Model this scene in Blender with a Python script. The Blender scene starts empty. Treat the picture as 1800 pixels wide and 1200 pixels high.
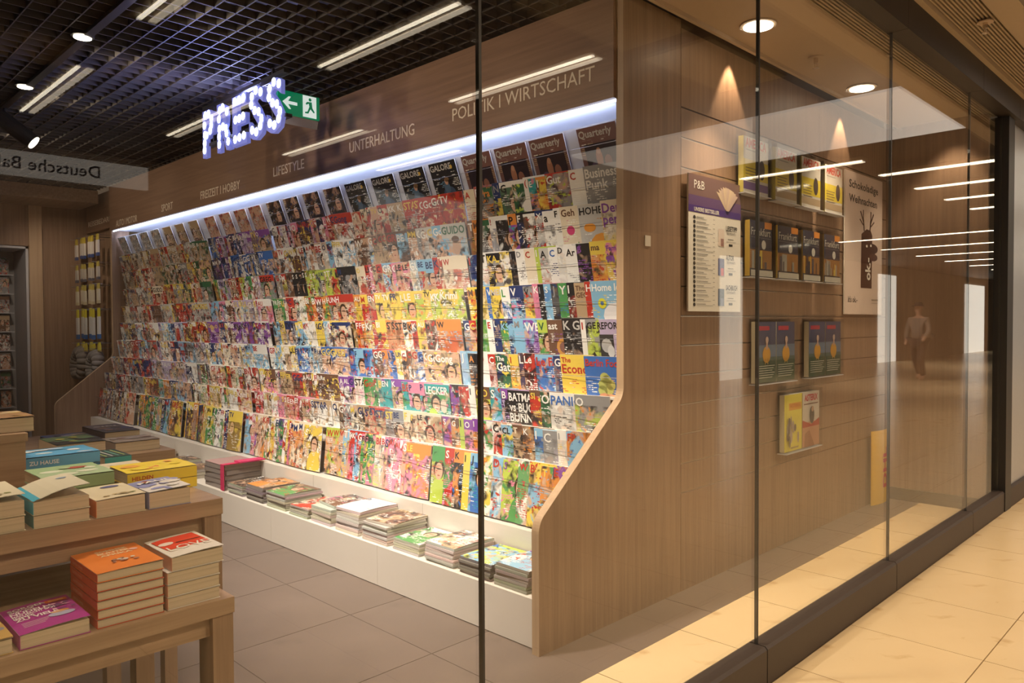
import bpy, math, random
from mathutils import Vector, Matrix
rnd = random.Random(7)
SC = bpy.context.scene
COL = SC.collection

# ------------------------------------------------------------------ camera
cam_data = bpy.data.cameras.new('camera'); cam = bpy.data.objects.new('camera', cam_data); COL.objects.link(cam)
cam_data.sensor_width = 36.0; cam_data.lens = 36.0 * 1335 / 1800; cam_data.clip_start = 0.05; cam_data.clip_end = 200
a, p, r = math.radians(44.8), math.radians(1.39), 0.0049
F0 = Vector((math.cos(a), math.sin(a), 0)); R0 = Vector((math.sin(a), -math.cos(a), 0)); Z = Vector((0, 0, 1))
Fw = F0 * math.cos(p) - Z * math.sin(p); U0 = Z * math.cos(p) + F0 * math.sin(p)
Up = U0 * math.cos(r) + R0 * math.sin(r); Rt = R0 * math.cos(r) - U0 * math.sin(r)
cam.matrix_world = Matrix(((Rt.x, Up.x, -Fw.x, 0), (Rt.y, Up.y, -Fw.y, 0), (Rt.z, Up.z, -Fw.z, 1.36), (0, 0, 0, 1)))
SC.camera = cam

# ------------------------------------------------------------------ view, world
vs = SC.view_settings
vs.view_transform = 'Standard'; vs.look = 'None'; vs.gamma = 1.0; vs.exposure = 0.22
try: vs.use_curve_mapping = False
except Exception: pass
w = bpy.data.worlds.new('world'); SC.world = w; w.use_nodes = True
w.node_tree.nodes['Background'].inputs[0].default_value = (0.30, 0.21, 0.14, 1)
w.node_tree.nodes['Background'].inputs[1].default_value = 0.22

# ------------------------------------------------------------------ lights (the lamps the place has, and added fill lamps)
def spot(name, loc, target, power, col, angle=60, blend=0.6, rad=0.05, parent=None):
    l = bpy.data.lights.new(name, 'SPOT'); l.energy = power; l.color = col
    l.spot_size = math.radians(angle); l.spot_blend = blend; l.shadow_soft_size = rad
    o = bpy.data.objects.new(name, l); COL.objects.link(o); o.location = loc
    o.rotation_euler = (Vector(target) - Vector(loc)).to_track_quat('-Z', 'Y').to_euler()
    return o
def area(name, loc, direction, sx, sy, power, col, spread=180):
    l = bpy.data.lights.new(name, 'AREA'); l.shape = 'RECTANGLE'; l.size = sx; l.size_y = sy
    l.energy = power; l.color = col; l.spread = math.radians(spread)
    o = bpy.data.objects.new(name, l); COL.objects.link(o); o.location = loc
    o.rotation_euler = Vector(direction).to_track_quat('-Z', 'Y').to_euler()
    return o
WARM = (1.0, 0.80, 0.60); NEUT = (1.0, 0.86, 0.72); COOL = (0.62, 0.70, 1.0)
# cool LED strip tucked behind the fascia of the magazine wall (runs along Y)
led = area('led_strip_light', (2.866, 5.53, 2.352), (1, 0, -0.35), 6.7, 0.03, 24, COOL)
_n = Vector((1, 0, -0.35)).normalized(); _x = Vector((0, 1, 0)); _z = -_n; _y = _z.cross(_x)
led.rotation_euler = Matrix((_x, _y, _z)).transposed().to_euler()
# spots of the shop ceiling, aimed at the magazine wall
SPOTS = [(1.25, 2.6), (1.25, 3.45), (1.25, 4.35), (1.25, 5.5), (1.25, 6.8), (1.25, 8.1)]
for i, (x, y) in enumerate(SPOTS):
    spot('shop_spot_light', (x, y, 2.82), (2.66, y + 0.1, 0.35), (250, 280, 240, 150, 95, 70)[i], NEUT, 72, 0.8, 0.05)
    spot('fascia_fill_light', (x, y + .25, 2.80), (2.80, y + .2, 2.35), 23, WARM, 95, 1.0, 0.05)  # extra lamp added to brighten the fascia, no fixture of its own
for x, y in [(0.75, 2.35), (0.35, 2.9)]:
    spot('table_spot_light', (x, y, 2.82), (x - 0.05, y - 0.15, 0.8), 60, WARM, 60, 0.9, 0.06)
spot('aisle_spot_light', (1.9, 2.4, 2.82), (2.0, 2.5, 0.0), 25, WARM, 80, 0.9, 0.06)
# wall washers in the soffit slot above the slat wall
for x, pw in [(3.77, 26), (5.28, 26)]:
    spot('wall_washer_light', (x, 2.015, 2.835), (x, 2.055, 1.4), pw, (1.0, 0.72, 0.46), 62, 0.35, 0.012)
# downlights of the window soffit
for x in (2.1, 3.53, 4.93, 6.0):
    spot('soffit_downlight_light', (x, 1.79 if x < 5.5 else 1.6, 2.80), (x, 1.66, 0.0), 95 if x < 5.5 else 30, (1.0, 0.76, 0.50), 84, 0.6, 0.045)
spot('back_wall_fill_light', (1.9, 8.6, 2.80), (2.75, 10.0, 1.5), 34, WARM, 70, 0.9, 0.05)  # lamp added to brighten the far wall and hook area
spot('back_wall_fill_light', (1.2, 9.1, 2.70), (1.9, 10.0, 2.2), 3, WARM, 80, 0.9, 0.05)  # faint second lamp added for the board over the niche
# corridor downlights
for x in (-1.2, 1.9, 5.0, 8.1, 12.0, 17.0, 23.0):
    spot('corridor_downlight_light', (x, -0.35, 3.02), (x, 0.3, 0.0), 170, (1.0, 0.74, 0.48), 120, 0.9, 0.08)
for x in (4.0, 10.0, 17.0, 25.0):
    spot('corridor_downlight_light', (x, -3.3, 3.0), (x, -3.3, 0.0), 260, (1.0, 0.80, 0.62), 140, 0.9, 0.1)

# ------------------------------------------------------------------ materials
def mat(name):
    m = bpy.data.materials.new(name); m.use_nodes = True
    n = m.node_tree.nodes; b = n['Principled BSDF']
    return m, n, m.node_tree.links, b
def plain(name, col, rough=0.5, metal=0.0, noise=0.04, scale=30):
    m, n, l, b = mat(name)
    tc = n.new('ShaderNodeTexCoord'); nz = n.new('ShaderNodeTexNoise'); nz.inputs['Scale'].default_value = scale
    l.new(tc.outputs['Object'], nz.inputs['Vector'])
    mx = n.new('ShaderNodeMix'); mx.data_type = 'RGBA'
    mx.inputs[6].default_value = (*[c * (1 - noise) for c in col], 1); mx.inputs[7].default_value = (*[min(1, c * (1 + noise)) for c in col], 1)
    l.new(nz.outputs['Fac'], mx.inputs[0]); l.new(mx.outputs[2], b.inputs['Base Color'])
    b.inputs['Roughness'].default_value = rough; b.inputs['Metallic'].default_value = metal
    return m
def wood(name, c1, c2, axis='z', rough=0.45, sc=1.0):
    m, n, l, b = mat(name)
    tc = n.new('ShaderNodeTexCoord'); mp = n.new('ShaderNodeMapping'); s = [34 * sc, 34 * sc, 34 * sc]; s['xyz'.index(axis)] = 1.1 * sc
    mp.inputs['Scale'].default_value = s
    l.new(tc.outputs['Object'], mp.inputs['Vector'])
    n1 = n.new('ShaderNodeTexNoise'); n1.inputs['Scale'].default_value = 1.2; n1.inputs['Detail'].default_value = 6; n1.inputs['Distortion'].default_value = 0.15
    n2 = n.new('ShaderNodeTexNoise'); n2.inputs['Scale'].default_value = 7; n2.inputs['Detail'].default_value = 4
    n3 = n.new('ShaderNodeTexNoise'); n3.inputs['Scale'].default_value = 1.6
    l.new(mp.outputs[0], n1.inputs['Vector']); l.new(mp.outputs[0], n2.inputs['Vector']); l.new(tc.outputs['Object'], n3.inputs['Vector'])
    a1 = n.new('ShaderNodeMath'); a1.operation = 'MULTIPLY_ADD'; a1.inputs[1].default_value = 0.35
    l.new(n2.outputs['Fac'], a1.inputs[0]); l.new(n1.outputs['Fac'], a1.inputs[2])
    a2 = n.new('ShaderNodeMath'); a2.operation = 'MULTIPLY_ADD'; a2.inputs[1].default_value = 0.3
    l.new(n3.outputs['Fac'], a2.inputs[0]); l.new(a1.outputs[0], a2.inputs[2])
    rp = n.new('ShaderNodeValToRGB'); rp.color_ramp.elements[0].position = 0.6; rp.color_ramp.elements[1].position = 1.05
    rp.color_ramp.elements[0].color = (*c1, 1); rp.color_ramp.elements[1].color = (*c2, 1)
    l.new(a2.outputs[0], rp.inputs[0]); l.new(rp.outputs[0], b.inputs['Base Color'])
    b.inputs['Roughness'].default_value = rough
    bp = n.new('ShaderNodeBump'); bp.inputs['Strength'].default_value = 0.05; l.new(a1.outputs[0], bp.inputs['Height']); l.new(bp.outputs[0], b.inputs['Normal'])
    return m
def emis(name, col, st):
    m, n, l, b = mat(name)
    b.inputs['Base Color'].default_value = (*col, 1); b.inputs['Emission Color'].default_value = (*col, 1); b.inputs['Emission Strength'].default_value = st
    return m
def glassy(name, tint=(1, 1, 1), boost=1.0, rough=0.0):
    m, n, l, b = mat(name); n.remove(b)
    tr = n.new('ShaderNodeBsdfTransparent'); tr.inputs[0].default_value = (*tint, 1)
    gl = n.new('ShaderNodeBsdfGlossy'); gl.inputs['Roughness'].default_value = rough
    ge = n.new('ShaderNodeNewGeometry'); mi = n.new('ShaderNodeMapRange')
    mi.inputs[3].default_value = 1.5; mi.inputs[4].default_value = 1 / 1.5
    l.new(ge.outputs['Backfacing'], mi.inputs[0])
    fr = n.new('ShaderNodeFresnel'); l.new(mi.outputs[0], fr.inputs['IOR'])
    k = n.new('ShaderNodeMath'); k.operation = 'MULTIPLY'; k.inputs[1].default_value = boost; k.use_clamp = True
    l.new(fr.outputs[0], k.inputs[0])
    mx = n.new('ShaderNodeMixShader'); l.new(k.outputs[0], mx.inputs[0]); l.new(tr.outputs[0], mx.inputs[1]); l.new(gl.outputs[0], mx.inputs[2])
    l.new(mx.outputs[0], n['Material Output'].inputs[0])
    return m
def vcol(name, rough=0.5, emit=0.0):
    m, n, l, b = mat(name)
    at = n.new('ShaderNodeAttribute'); at.attribute_name = 'col'
    l.new(at.outputs['Color'], b.inputs['Base Color']); b.inputs['Roughness'].default_value = rough
    if emit:
        l.new(at.outputs['Color'], b.inputs['Emission Color']); b.inputs['Emission Strength'].default_value = emit
    return m
def tiles(name, c1, c2, px, py, ox, oy, rough, stain=(0.5, 0.3, 0.12), joint=(0.12, 0.08, 0.05), jw=0.004, st=0.6):
    """stone with natural colouring per tile and small brown stains; joints are geometry"""
    m, n, l, b = mat(name)
    tc = n.new('ShaderNodeTexCoord')
    n1 = n.new('ShaderNodeTexNoise'); n1.inputs['Scale'].default_value = 2.2; n1.inputs['Detail'].default_value = 7
    n2 = n.new('ShaderNodeTexNoise'); n2.inputs['Scale'].default_value = 6.0; n2.inputs['Detail'].default_value = 6; n2.inputs['Distortion'].default_value = 0.4
    l.new(tc.outputs['Object'], n1.inputs['Vector']); l.new(tc.outputs['Object'], n2.inputs['Vector'])
    mx = n.new('ShaderNodeMix'); mx.data_type = 'RGBA'; mx.inputs[6].default_value = (*c1, 1); mx.inputs[7].default_value = (*c2, 1)
    l.new(n1.outputs['Fac'], mx.inputs[0])
    mr = n.new('ShaderNodeMapRange'); mr.inputs[1].default_value = 0.60; mr.inputs[2].default_value = 0.72; mr.inputs[4].default_value = st
    l.new(n2.outputs['Fac'], mr.inputs[0])
    m2 = n.new('ShaderNodeMix'); m2.data_type = 'RGBA'; m2.inputs[7].default_value = (*stain, 1)
    l.new(mr.outputs[0], m2.inputs[0]); l.new(mx.outputs[2], m2.inputs[6]); l.new(m2.outputs[2], b.inputs['Base Color'])
    b.inputs['Roughness'].default_value = rough
    return m
def page_mat():
    m, n, l, b = mat('paper_pages')
    tc = n.new('ShaderNodeTexCoord'); mp = n.new('ShaderNodeMapping'); mp.inputs['Scale'].default_value = (1.5, 1.5, 420)
    nz = n.new('ShaderNodeTexNoise'); nz.inputs['Scale'].default_value = 1; nz.inputs['Detail'].default_value = 3
    l.new(tc.outputs['Object'], mp.inputs['Vector']); l.new(mp.outputs[0], nz.inputs['Vector'])
    at = n.new('ShaderNodeAttribute'); at.attribute_name = 'col'
    rp = n.new('ShaderNodeValToRGB'); rp.color_ramp.elements[0].position = 0.3; rp.color_ramp.elements[1].position = 0.75
    rp.color_ramp.elements[0].color = (0.62, 0.62, 0.62, 1); rp.color_ramp.elements[1].color = (1, 1, 1, 1)
    l.new(nz.outputs['Fac'], rp.inputs[0])
    mx = n.new('ShaderNodeMix'); mx.data_type = 'RGBA'; mx.blend_type = 'MULTIPLY'; mx.inputs[0].default_value = 1
    l.new(at.outputs['Color'], mx.inputs[6]); l.new(rp.outputs[0], mx.inputs[7]); l.new(mx.outputs[2], b.inputs['Base Color'])
    b.inputs['Roughness'].default_value = 0.8
    return m
def cover_mat():
    """printed magazine cover: colours come per copy from attributes, pictures and text lines from noise in cover UV"""
    m, n, l, b = mat('magazine_cover_print')
    def A(nm):
        x = n.new('ShaderNodeAttribute'); x.attribute_name = nm; return x
    bg, im, ac, pr = A('bg'), A('img'), A('acc'), A('par')
    uv = n.new('ShaderNodeUVMap'); uv.uv_map = 'UVMap'
    sp = n.new('ShaderNodeSeparateXYZ'); l.new(uv.outputs[0], sp.inputs[0])
    ps = n.new('ShaderNodeSeparateXYZ'); l.new(pr.outputs['Vector'], ps.inputs[0])
    off = n.new('ShaderNodeVectorMath'); off.operation = 'SCALE'; off.inputs['Scale'].default_value = 60; l.new(pr.outputs['Vector'], off.inputs[0])
    asp = n.new('ShaderNodeVectorMath'); asp.operation = 'MULTIPLY'; asp.inputs[1].default_value = (0.75, 1, 1); l.new(uv.outputs[0], asp.inputs[0])
    vec = n.new('ShaderNodeVectorMath'); vec.operation = 'ADD'; l.new(asp.outputs[0], vec.inputs[0]); l.new(off.outputs[0], vec.inputs[1])
    def noise(sc, det=2, dist=0.5, add=0.0):
        z = n.new('ShaderNodeTexNoise'); z.inputs['Scale'].default_value = sc; z.inputs['Detail'].default_value = det; z.inputs['Distortion'].default_value = dist
        v = n.new('ShaderNodeVectorMath'); v.operation = 'ADD'; v.inputs[1].default_value = (add, add * 1.7, 0); l.new(vec.outputs[0], v.inputs[0]); l.new(v.outputs[0], z.inputs['Vector'])
        return z
    def step(sock, lo, hi, top=1.0):
        r_ = n.new('ShaderNodeMapRange'); r_.inputs[1].default_value = lo; r_.inputs[2].default_value = hi; r_.inputs[4].default_value = top; l.new(sock, r_.inputs[0]); return r_.outputs[0]
    def mix(f, A_, B_):
        x = n.new('ShaderNodeMix'); x.data_type = 'RGBA'
        l.new(f, x.inputs[0]) if hasattr(f, 'links') else None
        for i, s in ((6, A_), (7, B_)):
            if isinstance(s, tuple): x.inputs[i].default_value = (*s, 1)
            else: l.new(s, x.inputs[i])
        return x.outputs[2]
    def mul(x, y):
        q = n.new('ShaderNodeMath'); q.operation = 'MULTIPLY'
        for i, s in ((0, x), (1, y)):
            if isinstance(s, (int, float)): q.inputs[i].default_value = s
            else: l.new(s, q.inputs[i])
        return q.outputs[0]
    nA = noise(2.6, 3, 0.8); nB = noise(5, 3, 0.3, 5); nC = noise(4.0, 3, 0.4, 11); nD = noise(9, 2, 0.2, 19)
    c = mix(step(nA.outputs['Fac'], 0.42, 0.50), bg.outputs['Color'], im.outputs['Color'])
    c = mix(step(nB.outputs['Fac'], 0.50, 0.66), c, (0.035, 0.03, 0.035))
    c = mix(step(nC.outputs['Fac'], 0.56, 0.66), c, (0.62, 0.40, 0.28))
    c = mix(step(nD.outputs['Fac'], 0.60, 0.64), c, ac.outputs['Color'])
    # how much picture this title carries (par.z), and the plain title band at the head
    def mth(op, x, y=None, z_=None):
        q = n.new('ShaderNodeMath'); q.operation = op
        for i, s_ in enumerate((x, y, z_)):
            if s_ is None: continue
            if isinstance(s_, (int, float)): q.inputs[i].default_value = s_
            else: l.new(s_, q.inputs[i])
        return q.outputs[0]
    fx = mth('FRACT', mth('MULTIPLY', ps.outputs[0], 7.31)); fy = mth('FRACT', mth('MULTIPLY', ps.outputs[1], 5.17))
    def ellm(cx, cy, rx, ry):
        dx = mth('DIVIDE', mth('SUBTRACT', sp.outputs[0], cx), rx); dy = mth('DIVIDE', mth('SUBTRACT', sp.outputs[1], cy), ry)
        return step(mth('ADD', mth('MULTIPLY', dx, dx), mth('MULTIPLY', dy, dy)), 1.08, 0.92)
    fig = step(fy, 0.62, 0.63); cx = mth('MULTIPLY_ADD', fx, 0.45, 0.28)
    c = mix(mul(fig, ellm(cx, 0.60, 0.21, 0.17)), c, (0.06, 0.035, 0.02))
    c = mix(mul(fig, ellm(cx, 0.10, 0.34, 0.33)), c, im.outputs['Color'])
    c = mix(mul(fig, ellm(cx, 0.56, 0.15, 0.15)), c, (0.68, 0.42, 0.29))
    c = mix(mul(fig, ellm(cx, 0.60, 0.10, 0.012)), c, (0.10, 0.05, 0.04))
    c = mix(mul(fig, ellm(cx, 0.485, 0.05, 0.012)), c, (0.45, 0.10, 0.08))
    thr = mth('MULTIPLY_ADD', fx, 0.45, 0.70)
    band = mth('SUBTRACT', 1.0, step(mth('SUBTRACT', sp.outputs[1], thr), 0.0, 0.02))
    pic = mul(ps.outputs[2], band)
    pic = mth('GREATER_THAN', pic, 0.35) if False else step(pic, 0.30, 0.62)
    c = mix(pic, bg.outputs['Color'], c)
    # text lines
    ln = n.new('ShaderNodeTexBrick'); ln.inputs['Scale'].default_value = 1; ln.offset = 0.37
    ln.inputs['Brick Width'].default_value = 0.13; ln.inputs['Row Height'].default_value = 0.036; ln.inputs['Mortar Size'].default_value = 0.010; ln.inputs['Mortar Smooth'].default_value = 0.1
    ln.inputs['Color1'].default_value = (1, 1, 1, 1); ln.inputs['Color2'].default_value = (0.2, 0.2, 0.2, 1); ln.inputs['Mortar'].default_value = (0, 0, 0, 1)
    l.new(vec.outputs[0], ln.inputs['Vector'])
    nE = noise(3.1, 1, 0, 31); nF = noise(46, 1, 0, 3)
    tm = mul(mul(step(ln.outputs['Color'], 0.5, 0.55), step(nE.outputs['Fac'], 0.50, 0.53)), mul(step(nF.outputs['Fac'], 0.40, 0.46), step(sp.outputs[1], 0.78, 0.75)))
    nG = noise(1.7, 0, 0, 43)
    tcol = mix(step(nG.outputs['Fac'], 0.49, 0.51), (0.92, 0.92, 0.88), ac.outputs['Color'])
    c = mix(tm, c, tcol)
    l.new(c, b.inputs['Base Color']); b.inputs['Roughness'].default_value = 0.38
    return m

M = {}
M['oak'] = wood('light_oak', (0.232, 0.145, 0.096), (0.325, 0.210, 0.140), 'z', 0.42)
M['oak_dark'] = wood('fascia_oak', (0.23, 0.132, 0.084), (0.31, 0.185, 0.12), 'y', 0.42)
M['oak_edge'] = wood('oak_edge', (0.44, 0.30, 0.19), (0.52, 0.37, 0.24), 'z', 0.4)
M['oak_x'] = wood('table_oak', (0.28, 0.180, 0.115), (0.42, 0.285, 0.19), 'x', 0.42)
M['oak_y'] = wood('table_oak_side', (0.28, 0.180, 0.115), (0.42, 0.285, 0.19), 'y', 0.42)
M['white'] = plain('white_laminate', (0.72, 0.67, 0.61), 0.35, 0, 0.02)
M['cove'] = plain('cove_white', (0.55, 0.56, 0.62), 0.5, 0, 0.02)
M['backp'] = plain('rack_back_grey', (0.30, 0.30, 0.32), 0.6)
M['black'] = plain('black_metal', (0.015, 0.014, 0.014), 0.45)
M['grid'] = plain('black_grid_paint', (0.050, 0.045, 0.042), 0.5)
M['curb'] = plain('dark_bronze', (0.055, 0.040, 0.034), 0.5, 0.2, 0.06)
M['header'] = plain('dark_header_paint', (0.024, 0.017, 0.013), 0.5)
M['seal'] = plain('dark_sealant', (0.03, 0.028, 0.026), 0.45)
M['soffit'] = plain('warm_painted_board', (0.50, 0.38, 0.27), 0.7)
M['beige'] = plain('beige_metal', (0.42, 0.33, 0.22), 0.5)
M['silver'] = plain('silver_cladding', (0.50, 0.53, 0.58), 0.32, 0.55)
M['concrete'] = tiles('grey_stone_floor', (0.105, 0.080, 0.070), (0.185, 0.142, 0.122), 0, 0, 0, 0, 0.42, (0.09, 0.07, 0.06), st=0.5)
M['stone'] = tiles('beige_limestone', (0.66, 0.50, 0.29), (0.76, 0.61, 0.39), 0, 0, 0, 0, 0.22, (0.42, 0.24, 0.09), st=0.6)
M['joint'] = plain('tile_joint', (0.09, 0.06, 0.035), 0.8)
M['glass'] = glassy('window_glass', (0.97, 0.98, 0.97), 1.0)
M['acryl'] = glassy('clear_acrylic', (0.985, 0.99, 0.99), 0.8, 0.05)
M['print'] = vcol('flat_print', 0.45)
M['page'] = page_mat()
M['cover'] = cover_mat()
M['ltext'] = plain('cream_letters', (0.88, 0.76, 0.62), 0.5)
M['wceil'] = plain('white_ceiling_board', (0.78, 0.77, 0.74), 0.6)
M['wallpaint'] = plain('corridor_wall_paint', (0.50, 0.38, 0.29), 0.6)
M['lampbar'] = emis('linear_lamp', (1.0, 0.88, 0.68), 9.0)
M['streakbar'] = emis('second_streak_bar', (1.0, 0.86, 0.66), 3.0)  # dim second bar, added to double each reflected streak
M['lumi'] = emis('white_board_glow', (1.0, 0.96, 0.90), 0.75)  # white board given a glow so its reflection shows in the glass
M['lumi2'] = emis('column_face_glow', (0.95, 0.98, 0.96), 0.62)  # column front given a glow that makes the veil on the glass
M['lumi3'] = emis('backlit_sign', (1.0, 0.90, 0.78), 0.95)
M['lens'] = emis('downlight_lens', (1.0, 0.86, 0.66), 9.0)
M['ledw'] = emis('led_strip_lens', (0.70, 0.78, 1.0), 5.0)
M['pressface'] = emis('blue_letter_face', (0.16, 0.18, 0.55), 0.6)
M['pressbulb'] = emis('letter_led', (0.78, 0.84, 1.0), 7.0)
M['exitg'] = emis('exit_green', (0.0, 0.20, 0.09), 0.55)
M['exitw'] = emis('exit_white', (0.75, 0.85, 0.82), 0.7)
M['litwin'] = emis('lit_shop_window', (1.0, 0.93, 0.80), 1.5)
M['wire'] = plain('steel_wire', (0.35, 0.35, 0.36), 0.3, 0.9)
M['chrome'] = plain('aluminium_rail', (0.75, 0.66, 0.54), 0.25, 0.9)
M['groove'] = plain('groove_dark', (0.09, 0.06, 0.04), 0.6)  # even dark brown for the groove backing, slots and ceiling void
M['grey_fabric'] = plain('grey_plush', (0.22, 0.20, 0.19), 0.95, 0, 0.15, 60)

# ------------------------------------------------------------------ mesh builder
GL = {}
def glyph(s, bold=0.0):
    k = (s, bold)
    if k in GL: return GL[k]
    c = bpy.data.curves.new('t', 'FONT'); c.body = s; c.size = 1; c.resolution_u = 2; c.offset = bold; c.fill_mode = 'FRONT' if hasattr(c, 'fill_mode') else c.fill_mode
    c.dimensions = '2D'
    o = bpy.data.objects.new('t', c)
    me = bpy.data.meshes.new_from_object(o)
    V = [(v.co.x, v.co.y) for v in me.vertices]; Fc = [tuple(q.vertices) for q in me.polygons]
    bpy.data.objects.remove(o); bpy.data.curves.remove(c); bpy.data.meshes.remove(me)
    if not V: V = [(0, 0), (0.1, 0), (0, 0.1)]; Fc = [(0, 1, 2)]
    x0 = min(v[0] for v in V); x1 = max(v[0] for v in V)
    GL[k] = ([(v[0] - x0, v[1]) for v in V], Fc, x1 - x0)
    return GL[k]
CAP = 0.73
class MB:
    def __init__(s): s.v = []; s.f = []; s.m = []; s.c = []; s.uv = []; s.ex = []
    def face(s, pts, m=0, c=(0.8, 0.8, 0.8), uv=None, ex=None):
        i = len(s.v); s.v += [tuple(q) for q in pts]; s.f.append(tuple(range(i, i + len(pts)))); s.m.append(m); s.c.append(c); s.uv.append(uv); s.ex.append(ex)
    def box(s, x0, x1, y0, y1, z0, z1, m=0, c=(0.8, 0.8, 0.8)):
        i = len(s.v)
        s.v += [(x0, y0, z0), (x1, y0, z0), (x1, y1, z0), (x0, y1, z0), (x0, y0, z1), (x1, y0, z1), (x1, y1, z1), (x0, y1, z1)]
        for q in ((0, 3, 2, 1), (4, 5, 6, 7), (0, 1, 5, 4), (1, 2, 6, 5), (2, 3, 7, 6), (3, 0, 4, 7)):
            s.f.append(tuple(i + k for k in q)); s.m.append(m); s.c.append(c); s.uv.append(None); s.ex.append(None)
    def prism(s, poly, ax, a0, a1, m=0, c=(0.8, 0.8, 0.8)):
        """poly in the two other axes, extruded along ax"""
        def P(u, v, t): return {'x': (t, u, v), 'y': (u, t, v), 'z': (u, v, t)}[ax]
        n = len(poly); i = len(s.v)
        s.v += [P(u, v, a0) for u, v in poly] + [P(u, v, a1) for u, v in poly]
        fs = [tuple(range(i, i + n)), tuple(range(i + 2 * n - 1, i + n - 1, -1))] + [(i + k, i + (k + 1) % n, i + n + (k + 1) % n, i + n + k) for k in range(n)]
        for q in fs: s.f.append(q); s.m.append(m); s.c.append(c); s.uv.append(None); s.ex.append(None)
    def cyl(s, p0, p1, r0, r1=None, n=12, m=0, c=(0.8, 0.8, 0.8)):
        r1 = r0 if r1 is None else r1
        p0, p1 = Vector(p0), Vector(p1); d = (p1 - p0).normalized(); u = d.orthogonal().normalized(); w_ = d.cross(u)
        i = len(s.v)
        for pp, rr in ((p0, r0), (p1, r1)):
            for k in range(n):
                t = 2 * math.pi * k / n; s.v.append(tuple(pp + (u * math.cos(t) + w_ * math.sin(t)) * rr))
        fs = [tuple(range(i + n - 1, i - 1, -1)), tuple(range(i + n, i + 2 * n))] + [(i + k, i + (k + 1) % n, i + n + (k + 1) % n, i + n + k) for k in range(n)]
        for q in fs: s.f.append(q); s.m.append(m); s.c.append(c); s.uv.append(None); s.ex.append(None)
    def text(s, t, o, u, v, h, c, width=None, bold=0.0, m=0, maxw=None, align='l', depth=None):
        V, Fc, W = glyph(t, bold); o, u, v = Vector(o), Vector(u), Vector(v)
        k = h / CAP; kx = k if width is None else width / W
        if maxw and W * kx > maxw: kx = maxw / W
        x0 = {'l': 0, 'c': -W * kx / 2, 'r': -W * kx}[align]
        i = len(s.v); s.v += [tuple(o + u * (x0 + a_ * kx) + v * (b_ * k)) for a_, b_ in V]
        for q in Fc: s.f.append(tuple(i + j for j in q)); s.m.append(m); s.c.append(c); s.uv.append(None); s.ex.append(None)
        if depth is not None:
            dv = Vector(depth); j0 = len(s.v); s.v += [tuple(Vector(s.v[i + k_]) + dv) for k_ in range(len(V))]
            cnt = {}
            for q in Fc:
                for a_, b_ in zip(q, q[1:] + q[:1]):
                    e = (min(a_, b_), max(a_, b_)); cnt[e] = cnt.get(e, 0) + 1
            for q in Fc:
                s.f.append(tuple(j0 + j for j in reversed(q))); s.m.append(m); s.c.append(c); s.uv.append(None); s.ex.append(None)
                for a_, b_ in zip(q, q[1:] + q[:1]):
                    if cnt[(min(a_, b_), max(a_, b_))] == 1:
                        s.f.append((i + a_, i + b_, j0 + b_, j0 + a_)); s.m.append(m); s.c.append(c); s.uv.append(None); s.ex.append(None)
    def ell(s, o, u, v, a_, b_, c, n=16, m=0):
        o, u, v = Vector(o), Vector(u), Vector(v)
        s.face([o + u * (a_ * math.cos(2 * math.pi * k / n)) + v * (b_ * math.sin(2 * math.pi * k / n)) for k in range(n)], m, c)
    def rect(s, o, u, v, a_, b_, c, m=0):
        o, u, v = Vector(o), Vector(u), Vector(v); s.face([o, o + u * a_, o + u * a_ + v * b_, o + v * b_], m, c)
    def poly(s, o, u, v, pts, c, m=0):
        o, u, v = Vector(o), Vector(u), Vector(v); s.face([o + u * x + v * y for x, y in pts], m, c)
    def mesh(s, name, mats, off=(0, 0, 0), extra=False):
        me = bpy.data.meshes.new(name)
        me.from_pydata([(a_ - off[0], b_ - off[1], c_ - off[2]) for a_, b_, c_ in s.v], [], s.f)
        for mm in mats: me.materials.append(M[mm])
        me.polygons.foreach_set('material_index', s.m)
        ca = me.color_attributes.new('col', 'FLOAT_COLOR', 'CORNER'); buf = []
        for q, c in zip(s.f, s.c): buf += [*c, 1.0] * len(q)
        ca.data.foreach_set('color', buf)
        if extra:
            uvl = me.uv_layers.new(name='UVMap'); ub = []
            for q, t in zip(s.f, s.uv):
                ub += [x for pr in (t or [(0, 0.9)] * len(q)) for x in pr]
            uvl.data.foreach_set('uv', ub)
            for j, nm in enumerate(('bg', 'img', 'acc', 'par')):
                at = me.color_attributes.new(nm, 'FLOAT_COLOR', 'CORNER'); buf = []
                for q, e in zip(s.f, s.ex):
                    c = e[j] if e else (0.8, 0.8, 0.8); buf += [*c, 1.0] * len(q)
                at.data.foreach_set('color', buf)
        me.validate(); me.update()
        return me
    def build(s, name, mats, parent=None, loc=None, label=None, cat=None, group=None, kind=None, smooth=False, extra=False):
        off = loc if loc is not None else ((0, 0, 0) if parent is None else tuple(parent.get('_o', (0, 0, 0))))
        if isinstance(mats, str): mats = [mats]
        me = s.mesh(name, mats, off, extra)
        if smooth: me.polygons.foreach_set('use_smooth', [True] * len(me.polygons))
        o = bpy.data.objects.new(name, me); COL.objects.link(o)
        if parent is not None: o.parent = parent; o['_o'] = tuple(off)
        else: o.location = off; o['_o'] = tuple(off)
        for k_, v_ in (('label', label), ('category', cat), ('group', group), ('kind', kind)):
            if v_: o[k_] = v_
        return o
def tag(o, label=None, cat=None, group=None, kind=None):
    for k_, v_ in (('label', label), ('category', cat), ('group', group), ('kind', kind)):
        if v_: o[k_] = v_
    return o
def thing(name, loc, label=None, cat=None, group=None, kind=None):
    o = bpy.data.objects.new(name, None); COL.objects.link(o); o.location = loc; o['_o'] = tuple(loc); o.empty_display_size = 0.05
    return tag(o, label, cat, group, kind)
def box(name, m_, b6, parent=None, **k):
    q = MB(); q.box(*b6); return q.build(name, m_, parent, **k)
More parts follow.
